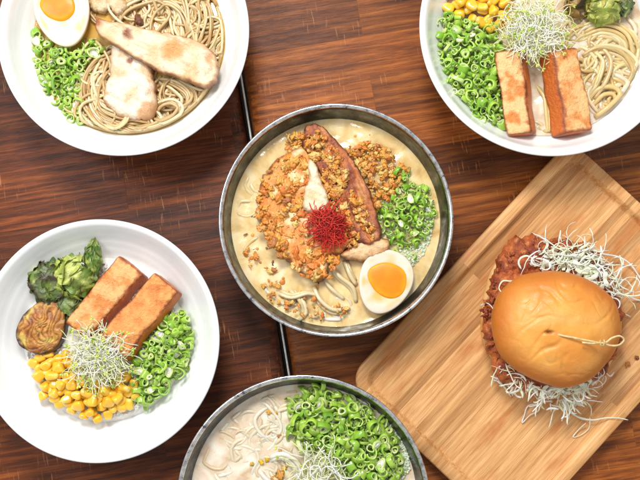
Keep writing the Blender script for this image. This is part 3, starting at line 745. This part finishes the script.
# ------------------------------------------------------------ scallions
def scal(seed, kind):
    rg = random.Random(100+seed); mb = MB()
    G0, G1, P0, P1 = lin((130, 184, 46)), lin((182, 220, 88)), lin((218, 238, 164)), lin((240, 246, 218))
    def ring(Ro, wl, h, el, zoff, co, ci, arc=2*PI, sq=0):
        n = 26; rows = []; cs = []; full = arc > 6.2
        prof = [(Ro-wl*.7, -h/2), (Ro-wl*.15, -h/2-.1), (Ro, -h/2+.3), (Ro+.1, 0), (Ro, h/2-.3), (Ro-wl*.15, h/2+.1), (Ro-wl*.8, h/2+.1), (Ro-wl, h/2-.3), (Ro-wl, 0), (Ro-wl, -h/2+.3), (Ro-wl*.7, -h/2)]
        m = n if full else n+1
        for j in range(m):
            t = arc*j/n; row = []
            k = 1+.10*math.sin(2*t+seed)+.07*math.sin(3*t+seed*2)
            open_ = 0 if full else (t/arc-.5)*sq
            for (r, z) in prof:
                row.append(((r*k+open_)*math.cos(t)*el, (r*k+open_)*math.sin(t)/el, z+zoff+.5*math.sin(t*2+seed)))
                tt = 1 if r > Ro-wl*.4 else 0
                cs.append(mixc(ci, co, tt))
            rows.append(row)
        if full: rows.append(rows[0]); cs += cs[:len(prof)]
        mb.grid(rows, False, cs=cs)
    el = rg.uniform(.82, 1.2)
    if kind == 'ring':
        Ro = rg.uniform(3.6, 5.6); ring(Ro, rg.uniform(1.1, 1.9), rg.uniform(2.4, 4.8), el, 0, mixc(G0, G1, rg.random()), mixc(G1, P0, rg.random()))
        if rg.random() < .6: ring(Ro*.6, 1.1, rg.uniform(1.6, 3), el, .3, G1, P0)
    elif kind == 'tube':
        Ro = rg.uniform(2.8, 3.8); ring(Ro, 1.2, rg.uniform(5, 8), el, 0, mixc(G0, G1, rg.random()*.8), P0)
    elif kind == 'white':
        Ro = rg.uniform(4.2, 5.4); h = rg.uniform(2.2, 3.2)
        ring(Ro, 1.2, h, el, 0, mixc(G1, P0, .5), P0); ring(Ro-1.15, 1.6, h-.5, el, 0, P0, P1); ring(Ro-2.7, 1.9, h-.2, el, 0, P1, P1)
    else:
        Ro = rg.uniform(4.5, 6); ring(Ro, 1.3, rg.uniform(2.2, 4.5), el, 0, mixc(G0, G1, rg.random()), mixc(G1, P0, .4), rg.uniform(3.2, 5.2), rg.uniform(0, 4))
    return mb
KN = ['cut', 'ring', 'ring', 'white', 'tube', 'tube', 'cut', 'cut', 'cut', 'ring', 'ring', 'ring', 'tube', 'cut', 'ring', 'cut']
smb = [scal(i, k) for i, k in enumerate(KN)]
scals = [m.build('scallion_slice', M['scallion'], loc=(0, 0, 0)) for m in smb]; useds = set()
under = MB()
SP = [([(35, 32), (42, 42), (56, 46), (78, 48), (92, 40), (103, 44), (102, 56), (90, 62), (84, 76), (80, 92), (84, 112), (80, 124), (72, 121), (58, 106), (44, 88), (35, 62)], 45, 5, 8.6, 'TL', 'chopped scallion slice in the pile below the egg in the top left bowl', 'scallions in the top left bowl', 1.0),
      ([(442, 14), (468, 18), (492, 30), (502, 48), (504, 80), (503, 104), (506, 124), (494, 128), (478, 120), (460, 104), (446, 84), (438, 52)], 49, 8, 8.6, 'TR', 'chopped scallion slice in the pile left of the tofu in the upper right bowl', 'scallions in the upper right bowl', 1.0),
      ([(397, 170), (408, 172), (413, 184), (426, 188), (434, 206), (432, 228), (422, 244), (412, 250), (398, 246), (388, 234), (374, 226), (372, 214), (384, 206), (394, 192)], 49, 5, 8.4, 'C', 'chopped scallion slice in the pile above the egg in the middle bowl', 'scallions in the middle bowl', .85),
      ([(152, 334), (166, 318), (184, 312), (190, 330), (189, 352), (180, 372), (166, 388), (146, 404), (134, 400), (130, 384), (134, 362)], 42, 8, 8.2, 'BL', 'chopped scallion slice in the pile right of the corn in the lower left bowl', 'scallions in the lower left bowl', 1.0),
      ([(290, 404), (302, 392), (322, 384), (340, 396), (362, 402), (382, 418), (398, 446), (404, 480), (396, 500), (352, 490), (336, 470), (318, 452), (296, 446), (290, 426)], 53, 8, 8.8, 'B', 'chopped scallion slice in the large pile of the bottom steel bowl', 'scallions in the bottom steel bowl', 1.12)]
cand = []
for poly, z, dome, dm, key, lab, grp, sc in SP:
    for lay in (-1, 0, 1, 2):
        for (x, y) in scatter(poly, {-1: dm*.6, 0: dm*.74, 1: dm*.84, 2: dm*1.15}[lay], 2200):
            e = edist(x, y, poly)
            if lay == 2 and e < 6: continue
            h = z+dome*sstep(0, 20, e)+lay*3.3-1+R.uniform(-.8, .8)
            tl = R.gauss(0, .55); 
            if R.random() < .25: tl = R.uniform(.9, 1.5)
            cand.append((lay, W(x, y, h), (tl, R.gauss(0, .45), R.uniform(0, 2*PI)), sc*R.choice((.62, .75, .88, 1.0, 1.1))*R.uniform(.92, 1.08), lab, grp))
# a few loose ones
for (x, y, k) in ((388, 262, 'C'), (404, 262, 'C'), (412, 258, 'C'), (401, 176, 'C'), (382, 192, 'C'), (395, 252, 'C'), (377, 241, 'C')):
    cand.append((3, W(x, y, 50), (R.gauss(0, .4), R.gauss(0, .4), R.uniform(0, 6)), .8, SP[2][5], SP[2][6]))
cand.sort(key=lambda q: -q[0]); NI = 296
for i, (lay, loc, rot, sc, lab, grp) in enumerate(cand):
    if i < NI: inst(scals, useds, loc, rot, sc, lab, 'scallion', grp)
    else:
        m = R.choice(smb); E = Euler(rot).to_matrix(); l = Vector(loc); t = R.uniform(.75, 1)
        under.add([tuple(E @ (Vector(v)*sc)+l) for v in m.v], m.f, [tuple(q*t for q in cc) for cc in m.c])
if under.v: under.build('chopped_scallions', M['scallion'], label='lower layer of chopped green scallion under the slices in the bowls', cat='scallions', kind='stuff')
print('SCALLIONS', len(cand))
# fallen-apart green shreds and froth at the pile edges come with the pile above

def froth(poly, z, n, label, zf):
    bm = bmesh.new(); bmesh.ops.create_icosphere(bm, subdivisions=2, radius=1)
    v = np.array([tuple(q.co) for q in bm.verts]); f = [tuple(q.index for q in p.verts) for p in bm.faces]; bm.free(); mb = MB()
    xs = [p[0] for p in poly]; ys = [p[1] for p in poly]; k = 0
    while k < n:
        x, y = R.uniform(min(xs), max(xs)), R.uniform(min(ys), max(ys))
        if not inside(x, y, poly): continue
        k += 1; r = .3+1.1*R.random()**3; p = np.array(W(x, y, z+R.uniform(-.2, .9)))
        mb.add((v*r*np.array((1, 1, .7))+p).tolist(), f, mixc(lin((236, 240, 222)), lin((206, 224, 178)), R.random()))
    mb.build('froth', M['froth'], label=label, cat='froth', kind='stuff')
import bmesh
froth([(446, 84), (458, 94), (476, 112), (492, 122), (508, 126), (504, 136), (484, 130), (462, 114), (444, 92)], 47, 900, 'pale froth along the lower edge of the scallions in the upper right bowl', 0)
froth([(426, 200), (434, 215), (432, 236), (424, 254), (410, 270), (402, 262), (398, 248), (412, 246), (424, 232)], 47.5, 900, 'pale froth right of the scallions in the middle bowl', 0)
froth([(385, 408), (398, 424), (408, 446), (410, 470), (402, 480), (402, 450), (392, 430), (380, 414)], 51, 900, 'pale froth at the right rim of the bottom steel bowl', 0)
# ------------------------------------------------------------ alfalfa sprouts
def alfalfa(px, py, rx, ry, z, hgt, n, label, rad=.42, lo=10, hi=26, cut=None):
    mb = MB(); W0 = [lin((255, 255, 250)), lin((250, 252, 226)), lin((255, 253, 242)), lin((236, 242, 180)), lin((250, 244, 214))]
    for i in range(n):
        a = R.uniform(0, 2*PI); t = math.sqrt(R.random()); x, y = px+rx*t*math.cos(a), py+ry*t*math.sin(a)
        hh = z+hgt*(1-t*t)*R.uniform(.35, 1); p = np.array(W(x, y, hh)); L = R.uniform(lo, hi); step = 1.6
        an = R.uniform(0, 2*PI); cv = R.gauss(0, .09); el = R.gauss(.1, .35); P = []
        for k in range(int(L/step)):
            P.append(p.copy()); an += cv+R.gauss(0, .07); cv += R.gauss(0, .025); el += R.gauss(-.03, .1); el = max(-.7, min(.8, el))
            p = p+step*np.array((math.cos(an)*math.cos(el), math.sin(an)*math.cos(el), math.sin(el)))
            fl = z-2 if t < .9 else z-5
            if p[2] < fl: p[2] = fl; el = abs(el)*.5
        mb.tube(P, [rad*(1 if k > 2 else .6) for k in range(len(P))], 5, mixc(lin((206, 216, 110)), R.choice(W0), .25+.9*sstep(z-2, z+hgt*.7, P[len(P)//2][2])))
        if R.random() < .24:      # two seed leaves at the tip
            q = P[-1]; cl = mixc(lin((150, 180, 66)), lin((214, 222, 110)), R.random())
            for sgn in (-1, 1):
                dx = np.array((math.cos(an+sgn*.6), math.sin(an+sgn*.6), R.uniform(-.2, .5)))
                mb.tube([q, q+dx*.9, q+dx*1.9, q+dx*2.8, q+dx*3.3], [.3, .8, 1.0, .7, .2], 6, cl, flat=.45)
    return mb.build('alfalfa_sprouts', M['thread'], label=label, cat='alfalfa sprouts', kind='stuff')
alfalfa(98, 357, 27, 25, 57, 10, 520, 'nest of white and green alfalfa sprouts in the lower left bowl', .36, 12, 26)
alfalfa(533, 29, 30, 27, 65, 11, 560, 'nest of alfalfa sprouts on the tofu in the upper right bowl', .36, 12, 26)
alfalfa(322, 474, 26, 24, 60, 10, 170, 'loose white alfalfa sprouts at the bottom edge of the bottom steel bowl', .5, 14, 34)
# ------------------------------------------------------------ chilli threads
mb = MB(); RC = [lin((224, 44, 26)), lin((200, 30, 24)), lin((236, 78, 48)), lin((176, 24, 20))]
for i in range(420):
    a = R.uniform(0, 2*PI); t = math.sqrt(R.random()); x, y = 327+15*t*math.cos(a), 226+18*t*math.sin(a)
    x += (y-226)*.25
    p = np.array(W(x, y, 66+9*(1-t*t)*R.uniform(.3, 1))); an = R.uniform(0, 2*PI); P = []; cv = R.gauss(0, .22)
    for k in range(R.randint(5, 12)):
        P.append(p.copy()); an += cv+R.gauss(0, .12); p = p+1.5*np.array((math.cos(an), math.sin(an), R.gauss(-.08, .2)))
    mb.tube(P, .36, 4, R.choice(RC))
mb.build('chilli_threads', M['chili'], label='tangle of fine red chilli threads on the meat in the middle bowl', cat='chilli threads', kind='stuff')

# ------------------------------------------------------------ fried garlic
ico_v = []; ph_ = (1+5**.5)/2
for a in (-1, 1):
    for b in (-ph_, ph_): ico_v += [(0, a, b), (a, b, 0), (b, 0, a)]
import bmesh
def ico():
    bm = bmesh.new(); bmesh.ops.create_icosphere(bm, subdivisions=3, radius=1)
    v = [tuple(q.co) for q in bm.verts]; f = [tuple(q.index for q in p.verts) for p in bm.faces]; bm.free(); return v, f
IV, IF = ico()
def chunk(mb, p, r, c, rg=R, flat=.6):
    E = Euler((rg.uniform(-.5, .5), rg.uniform(-.5, .5), rg.uniform(0, 6))).to_matrix(); o = rg.uniform(0, 99); sx, sy = rg.uniform(.7, 1.8), rg.uniform(.6, 1.1)
    vs = []
    for v in IV:
        k = max(.25, 1+.8*N(v, 1.3, o)+.7*N(v, 2.9, o)-.5*abs(N(v, 2.0, o+5)))
        q = E @ Vector((v[0]*sx*k*r, v[1]*sy*k*r, v[2]*flat*k*r*.8)); vs.append((p[0]+q[0], p[1]+q[1], p[2]+q[2]))
    mb.add(vs, IF, c)
mb = MB(); GC = [lin((242, 168, 70)), lin((246, 186, 92)), lin((236, 152, 60)), lin((218, 128, 50)), lin((250, 206, 128)), lin((232, 146, 66))]
GP = [([(296, 150), (312, 156), (304, 200), (306, 225), (322, 250), (340, 262), (330, 278), (308, 280), (285, 262), (264, 238), (256, 205), (262, 178), (278, 158)], 59, 290, (1.0, 4.8)),
      ([(318, 165), (335, 175), (345, 200), (352, 225), (360, 240), (350, 250), (340, 240), (330, 200)], 61, 120, (1.2, 4.0)),
      ([(342, 150), (365, 140), (390, 150), (410, 168), (404, 186), (384, 204), (370, 214), (360, 190), (350, 168)], 51, 330, (.9, 3.4)),
      ([(300, 136), (318, 130), (336, 150), (350, 175), (342, 190), (330, 175), (312, 158)], 62, 130, (1.0, 3.6)), ([(350, 190), (362, 200), (376, 226), (372, 240), (356, 220)], 62, 60, (1.0, 3.0)),
      ([(284, 140), (300, 132), (318, 138), (312, 152), (290, 156)], 54, 110, (1, 3.2)),
      ([(300, 292), (330, 300), (352, 304), (345, 318), (312, 320), (282, 310), (290, 298)], 51, 34, (.8, 2.6)),
      ([(352, 240), (372, 236), (380, 244), (362, 252)], 57, 8, (1, 2.2)),
      ([(240, 240), (262, 250), (280, 275), (272, 300), (250, 275)], 49, 16, (.8, 2.8)),
      ([(262, 280), (282, 285), (290, 305), (270, 305)], 49, 12, (1, 3))]
for poly, z, n, (r0, r1) in GP:
    xs = [p[0] for p in poly]; ys = [p[1] for p in poly]; k = 0
    while k < n:
        x, y = R.uniform(min(xs), max(xs)), R.uniform(min(ys), max(ys))
        if not inside(x, y, poly): continue
        k += 1; r = r0+(r1-r0)*R.random()**1.8; c = mixc(R.choice(GC), R.choice(GC), R.random())
        if R.random() < .07: c = mixc(c, lin((130, 64, 30)), .6)
        chunk(mb, W(x, y, z+R.uniform(0, 2.5)+2.5*N((x, y, 0), .06)), r, c)
mb.build('fried_garlic', M['crumb'], label='golden crispy fried garlic bits scattered over the meat and broth', cat='fried garlic', kind='stuff')
mb = MB()
for (x, y, r, c) in ((261, 462, 3, (244, 196, 50)), (267, 460, 2.6, (244, 190, 50)), (269, 412, 2.4, (238, 180, 60)), (276, 413, 2, (234, 176, 50)), (280, 474, 4.2, (222, 160, 70)), (277, 480, 3.4, (214, 150, 60)), (284, 468, 2.6, (232, 180, 90)), (252, 464, 1.8, (236, 190, 80)), (279, 436, 2.2, (206, 150, 90)), (280, 450, 2, (216, 170, 100))):
    chunk(mb, W(x, y, ZT['B']+1.2), r, lin(c), flat=.4)
mb.build('fried_garlic', M['crumb'], label='few yellow crisp bits floating in the bottom steel bowl', cat='fried garlic', kind='stuff')
mb = MB()
for i in range(90):
    a = R.uniform(0, 6.28); t = R.uniform(.35, .97); x, y = BW['C'][0]+95*t*math.cos(a), BW['C'][1]+95*t*math.sin(a)
    if x > BW['C'][0]+30 and y < 60: continue
    r = R.uniform(.8, 3.4)*R.uniform(.5, 1); zc = ZT['C']+.2+FB((x, y, 0), .035, 8, 4)*1.7
    rows = [[(x+r*q*math.cos(k*PI/8)*(1+.15*math.sin(k)), y+r*q*math.sin(k*PI/8), zc+.9*(1-q*q)-.3) for k in range(16)] for q in (.05, .5, .8, 1.0)]
    mb.grid(rows, True, True, False, [mixc(lin((226, 168, 84)), lin((206, 132, 56)), R.random())]*64)
mb.build('oil_droplets', M['yolk'], label='small amber oil droplets on the broth of the middle bowl', cat='oil', kind='stuff')
mb = MB()
for i in range(34):
    a = R.uniform(0, 6.28); t = R.uniform(.2, .93); 
    x, y = BW['C'][0]-40+55*t*math.cos(a), BW['C'][1]-10+75*t*math.sin(a)
    if math.hypot(x-BW['C'][0], y-BW['C'][1]) > 88: continue
    chunk(mb, (x, y, ZT['C']+.6), R.uniform(.5, 1.4), mixc(lin((170, 120, 60)), lin((120, 80, 44)), R.random()), flat=.3)
mb.build('spice_flecks', M['crumb'], label='tiny brown flecks floating on the cream broth of the middle bowl', cat='spice', kind='stuff')

# ------------------------------------------------------------ board
BA = math.radians(46.8)
def board():
    z1 = 20.0
    # corner anchor: outer outline fitted on the top plane
    bx = np.array((math.cos(BA), math.sin(BA))); by = np.array((-math.sin(BA), math.cos(BA)))
    def proj(p): q = np.array(W(p[0], p[1], z1)[:2]); return q@bx, q@by
    v1 = (proj((392, 329))[1]+proj((468, 250))[1]+proj((556, 157))[1])/3
    v0 = (proj((572, 479))[1]+proj((640, 403))[1])/2
    u0 = (proj((408, 441))[0]+proj((447, 480))[0]+proj((372, 404))[0])/3
    u1 = (proj((588, 155))[0]+proj((640, 202))[0])/2
    print('BOARD', u0, u1, v0, v1)
    def rrect(i, r, z, n=10):
        U0, U1, V0, V1 = u0+i, u1-i, v0+i, v1-i; out = []
        for (cx, cy, a0) in ((U1-r, V1-r, 0), (U0+r, V1-r, 90), (U0+r, V0+r, 180), (U1-r, V0+r, 270)):
            for k in range(n+1):
                a = math.radians(a0+90*k/n); u, v = cx+r*math.cos(a), cy+r*math.sin(a)
                p = bx*u+by*v; out.append((p[0], p[1], z))
        return out
    cr = 24
    root = empty('serving_board', tuple((bx*(u0+u1)/2+by*(v0+v1)/2))+(0,), 'rectangular bamboo board with raised rim holding the burger', 'board')
    mb = MB()
    mb.grid([rrect(5, cr-3, 0.3), rrect(1.5, cr, 1.5), rrect(.2, cr, 5), rrect(0, cr, 17.5), rrect(.5, cr-.5, 19.2), rrect(1.8, cr-1.5, 20), rrect(10.2, cr-9, 20), rrect(11.4, cr-10, 19.4), rrect(13.4, cr-11, 15.5), rrect(15, cr-12, 12.6), rrect(17, cr-13, 12)], True, True, True)
    mb.build('board_body', M['bamboo'], root)
board()
# ------------------------------------------------------------ burger
def blob(mb, pts, z, h, low, colf, seed, n=130, rings=34, amp=1, ns=.05, pw=2.3, hf=None, rag=0):
    P = loopspline([W(a, b, z)[:2] for a, b in pts], n); c = P.mean(0); rows = []; cs = []
    if rag:
        for i in range(n):
            d = P[i]-c; P[i] += d/np.linalg.norm(d)*rag*FB((P[i][0], P[i][1], 0), .12, seed, 3)
    for i in range(rings+1):
        t = i/rings if i else .01; row = []
        for k in range(n):
            q = c+(P[k]-c)*t; nn = FB((q[0], q[1], 0), ns, seed, 4)
            zz = z+h*max(0, 1-t**pw)**.56+amp*nn*(1-t**8)
            if hf: zz += hf(q[0], q[1], t)
            row.append((q[0], q[1], zz)); cs.append(colf(q[0], q[1], t, nn))
        rows.append(row)
    for s, dz in ((1.0, -low*.25), (.985, -low*.5), (.94, -low*.8), (.85, -low)):
        rows.append([(c[0]+(P[k][0]-c[0])*s, c[1]+(P[k][1]-c[1])*s, z+dz) for k in range(n)]); cs += [colf(P[k][0], P[k][1], 1.1, 0) for k in range(n)]
    mb.grid(rows, True, True, True, cs); return c
bunc = W(556, 331, 0)
burger = empty('burger', (W(552, 325, 12)[0], W(552, 325, 12)[1], 12), 'fried chicken burger with a shiny golden bun on the bamboo board', 'burger')
mb = MB()
def lowbun(x, y, t, nn): return mixc(lin((222, 160, 84)), lin((240, 206, 150)), .3+nn)
blob(mb, [(497, 262), (530, 248), (575, 250), (612, 280), (622, 325), (605, 372), (560, 392), (515, 382), (484, 345), (483, 300)], 20, 10, 8, lowbun, 5, amp=.8)
mb.build('bottom_bun', M['bun'], burger)
def pat(x, y, t, nn):
    c = mixc(lin((220, 122, 58)), lin((164, 74, 34)), .5+1.4*nn); return mixc(c, lin((238, 160, 88)), sstep(.2, .6, N((x, y, 0), .2, 6)))
mb = MB()
blob(mb, [(503, 250), (512, 240), (536, 236), (556, 239), (585, 248), (606, 262), (618, 285), (622, 322), (612, 362), (585, 386), (545, 392), (512, 384), (496, 372), (487, 350), (483, 322), (488, 292), (495, 270)], 36, 13, 9, pat, 9, n=220, rings=50, amp=5, ns=.07, pw=8, rag=6, hf=lambda x, y, t: 3.4*FB((x, y, 0), .3, 3, 3))
for i in range(260):     # crust flakes along the rim
    a = R.uniform(0, 2*PI); k = R.uniform(.90, 1.04); P_ = (552+66*k*math.cos(a), 313+72*k*math.sin(a))
    if not (P_[0] < 520 or P_[1] < 262): continue
    chunk(mb, W(P_[0], P_[1], R.uniform(34, 48)), R.uniform(1, 3.2), mixc(lin((224, 128, 62)), lin((160, 70, 34)), R.random()), flat=.8)
mb.build('fried_chicken', M['patty'], burger)
BP = [(557, 271), (538, 272), (520, 276), (504, 288), (495, 303), (492, 325), (498, 350), (511, 366), (528, 377), (545, 384), (562, 388), (578, 385), (592, 378), (607, 362), (617, 345), (620, 326), (616, 305), (606, 292), (594, 283), (577, 275)]
def bunh(x, y, t):
    w = (x+9*N((x, y, 0), .03, 2), y+9*N((x, y, 0), .03, 8), 0)
    r1 = 1-abs(N(w, .035, 21))*2; r2 = 1-abs(N(w, .06, 5))*2
    h = (-1.5*sstep(.72, 1, r1)-1.0*sstep(.74, 1, r2))*(1-t**6)*sstep(-.3, .3, N((x, y, 0), .02, 44))+.5*N((x, y, 0), .09, 3)
    pk = W(549, 332, 92); d = math.hypot((x-pk[0])/2.0, (y-pk[1])/1.0)
    return h-3.0*math.exp(-(d/1.6)**2)
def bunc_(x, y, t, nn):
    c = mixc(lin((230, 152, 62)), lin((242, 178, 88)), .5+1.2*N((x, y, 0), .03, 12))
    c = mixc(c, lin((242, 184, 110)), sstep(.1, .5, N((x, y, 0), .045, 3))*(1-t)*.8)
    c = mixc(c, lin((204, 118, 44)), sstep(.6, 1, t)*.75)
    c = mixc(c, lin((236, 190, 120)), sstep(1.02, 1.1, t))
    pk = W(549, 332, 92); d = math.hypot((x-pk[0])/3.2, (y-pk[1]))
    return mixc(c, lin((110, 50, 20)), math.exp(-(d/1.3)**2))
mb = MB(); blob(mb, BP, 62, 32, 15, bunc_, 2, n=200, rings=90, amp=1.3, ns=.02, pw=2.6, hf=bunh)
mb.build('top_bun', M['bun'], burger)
# pick
mb = MB(); zt = 95
A = [W(551, 331, 88), W(560, 335, 94), W(575, 338, 97), W(590, 341, 98), W(604, 343, 98.5), W(612, 338, 99), W(620, 336, 98.5), W(624, 340, 98), W(619, 345, 97.5), W(610, 345.5, 97.5), W(602, 343, 98.8), W(592, 343.5, 99.6), W(582, 342.5, 99)]
mb.tube(spline(A, 1.5), .95, 7)
B = [W(601, 340, 97.5), W(600, 342, 100.6), W(601, 345.5, 100.2), W(602.5, 345.5, 97.5), W(603.5, 342, 97), W(604, 340, 99), W(604.5, 343, 101), W(603, 346, 99)]
mb.tube(spline(B, 1.0), .7, 6)
mb.build('cocktail_pick', M['pick'], label='knotted bamboo pick pushed into the top of the burger bun', cat='pick')
# ------------------------------------------------------------ cabbage
CW = [lin((255, 255, 246)), lin((244, 250, 220)), lin((255, 253, 240)), lin((232, 242, 192))]
def shred(mb, pts, w=1.3, c=None, step=1.6, tw=.12):
    P = spline([np.array(p) for p in pts], step); n = len(P); sd = R.uniform(0, 99)
    w *= .85; rr = [w*(.75+.5*N((k*.15, sd, 0)))*min(1, .6+min(k, n-1-k)*.2) for k in range(n)]
    mb.tube(P, rr, 6, c or mixc(R.choice(CW), R.choice(CW), R.random()), flat=.45, twist=R.uniform(-tw, tw))
def randshred(mb, x, y, z, L, w=1.3):
    an = R.uniform(0, 2*PI); cv = R.gauss(0, .12); p = np.array(W(x, y, z)); P = []
    for k in range(int(L/3)):
        P.append(p.copy()); an += cv*1.5+R.gauss(0, .16); cv += R.gauss(0, .06); p = p+3*np.array((math.cos(an), math.sin(an), R.gauss(-.05, .22)))
        p[2] = max(14, min(60, p[2]))
    if len(P) > 2: shred(mb, P, w)
mb = MB()
for i in range(170):        # clump above and to the right of the bun
    a = math.radians(R.uniform(28, 112)); k = R.uniform(.86, 1.06)
    randshred(mb, 556+70*k*math.cos(a), 331-82*k*math.sin(a), R.uniform(42, 58), R.uniform(16, 40), R.uniform(.6, 1.5))
for i in range(40):
    randshred(mb, R.gauss(572, 14), R.gauss(257, 5), R.uniform(44, 56), R.uniform(10, 24), R.uniform(.6, 1.5))
for i in range(110):
    a = math.radians(R.uniform(212, 318)); k = R.uniform(.86, 1.03)
    randshred(mb, 556+68*k*math.cos(a), 331-64*k*math.sin(a), R.uniform(34, 54), R.uniform(12, 30), R.uniform(.6, 1.5))
for i in range(44): randshred(mb, R.gauss(565, 9), R.gauss(399, 5), R.uniform(24, 40), R.uniform(14, 30), R.uniform(1, 2))
for i in range(16): randshred(mb, R.gauss(512, 6), R.gauss(382, 5), R.uniform(22, 36), R.uniform(8, 20), R.uniform(1, 2))
for i in range(46):        # broader flat leaf shreds tucked under the bun
    up = i < 26; a = math.radians(R.uniform(30, 110) if up else R.uniform(225, 310)); k = R.uniform(.84, .98)
    x, y = 556+(68 if up else 64)*k*math.cos(a), 331-(78 if up else 63)*k*math.sin(a); q = R.uniform(0, 6.3); z0 = R.uniform(48, 58) if up else R.uniform(38, 50)
    pts = [W(x+t*math.cos(q+t*.05), y+t*math.sin(q+t*.05), z0+R.uniform(-2, 2)) for t in (-8, -4, 0, 4, 8)]
    P = spline([np.array(p) for p in pts], 1.6); n = len(P); sd = R.uniform(0, 99)
    mb.tube(P, [R.uniform(1.9, 2.0)*(1.1+.9*N((j*.3, sd, 0)))*min(1, .5+min(j, n-1-j)*.3) for j in range(n)], 10, mixc(lin((236, 244, 206)), lin((252, 252, 240)), R.random()), flat=.16, twist=R.uniform(-.08, .08))
mb.build('shredded_cabbage', M['cabbage'], label='finely shredded white cabbage spilling out around the burger bun', cat='shredded cabbage', kind='stuff')
ST_ = [([(590, 250, 40), (603, 254, 30), (618, 257, 22), (630, 264, 18), (640, 278, 15), (648, 290, 14)], 1.5, 'long white cabbage strand curving off to the right edge above the bun'),
       ([(608, 268, 50), (618, 280, 44), (623, 292, 36), (619, 304, 26), (622, 312, 18), (631, 317, 15)], 1.4, 'curved cabbage strand hanging right of the bun onto the board'),
       ([(624, 293, 26), (634, 299, 16), (644, 301, 14)], 1.1, 'short thin cabbage strand on the board near the right edge'),
       ([(503, 294, 62), (499, 288, 60), (503, 281, 58), (512, 281, 58), (522, 277, 62)], 1.2, 'cabbage strand bent over the left shoulder of the bun'),
       ([(480, 306, 38), (486, 303, 46), (491, 306, 52), (494, 311, 56)], 1.3, 'forked cabbage bit sticking out left of the bun'),
       ([(512, 362, 44), (504, 356, 34), (501, 368, 26), (499, 380, 18), (505, 388, 15), (511, 397, 14)], 1.9, 'thick cabbage strand lying on the board at the lower left of the bun'),
       ([(552, 400, 26), (540, 403, 18), (528, 406, 15), (524, 416, 14), (522, 423, 14), (530, 415, 15), (538, 411, 15), (539, 405, 18)], 1.1, 'cabbage strand folded into a narrow loop below the bun'),
       ([(556, 396, 30), (566, 408, 20), (578, 417, 16), (592, 420, 20), (606, 418, 22), (618, 418, 23), (628, 420, 23)], 1.6, 'long cabbage strand reaching over the lower right rim of the board'),
       ([(590, 418, 20), (589, 428, 15), (581, 435, 14), (573, 437, 14), (579, 429, 16), (586, 423, 20)], 1.0, 'thin curled cabbage strand hanging below the long one'),
       ([(574, 408, 20), (578, 402, 24), (586, 402, 22), (591, 408, 18), (591, 416, 18)], .9, 'thin arched cabbage strand above the long one below the bun'),
       ([(598, 380, 40), (604, 372, 34), (610, 376, 24), (614, 372, 20)], 1.5, 'short pale cabbage strand at the lower right of the bun')]
for pts, w, lab in ST_:
    mb = MB(); shred(mb, [W(*p) for p in pts], w, tw=.06); mb.build('cabbage_strand', M['cabbage'], label=lab, cat='cabbage', group='loose cabbage strands')
# crumbs on the board
for (x, y, r, c, lab) in ((628, 364, 2.6, (196, 130, 60), 'golden crumb on the board right of the bun'), (637, 358, 2.2, (150, 90, 44), 'dark crumb on the board at the right edge'), (597, 262, 3, (120, 54, 30), 'reddish crust flake among the cabbage above the bun'), (607, 266, 2.6, (130, 60, 34), 'small reddish flake right of the cabbage clump'), (576, 243, 1.2, (150, 80, 40), 'tiny crumb on the board above the cabbage'), (586, 394, 1.2, (140, 90, 50), 'tiny brown crumb on the board below the bun')):
    mb = MB(); chunk(mb, W(x, y, 13.5 if r < 2.9 else 48), r, lin(c)); mb.build('crumb', M['crumb'], label=lab, cat='crumb', group='crumbs on the board')

# ------------------------------------------------------------ camera, light
cam = bpy.data.cameras.new('camera'); co = bpy.data.objects.new('camera', cam); col.objects.link(co); scene.camera = co
cam.sensor_width = 36; cam.lens = 36*F/640; cam.clip_start = .01; cam.clip_end = 20
co.location = (0, 0, H*S); co.rotation_euler = (TH, 0, 0)
def area(name, loc, tgt, size, power, color=(1, 1, 1)):
    l = bpy.data.lights.new(name, 'AREA'); l.shape = 'DISK'; l.size = size*S; l.energy = power; l.color = color
    o = bpy.data.objects.new(name, l); col.objects.link(o); o.location = Vector(loc)*S
    o.rotation_euler = (Vector(tgt)-Vector(loc)).to_track_quat('-Z', 'Y').to_euler(); return o
area('key_softbox', (-160, 860, 1280), (40, 40, 0), 440, 15.5, (1, .985, .96))
area('side_softbox', (-760, 420, 1150), (0, 60, 0), 420, 5.5, (.95, .97, 1))
w = bpy.data.worlds.new('World'); scene.world = w; w.use_nodes = True
w.node_tree.nodes['Background'].inputs[0].default_value = (.95, .97, 1, 1); w.node_tree.nodes['Background'].inputs[1].default_value = .6
vs = scene.view_settings; vs.view_transform = 'Standard'; vs.look = 'None'; vs.gamma = 1; vs.exposure = 0.0
for o in bpy.data.objects:
    if '_o' in o: del o['_o']
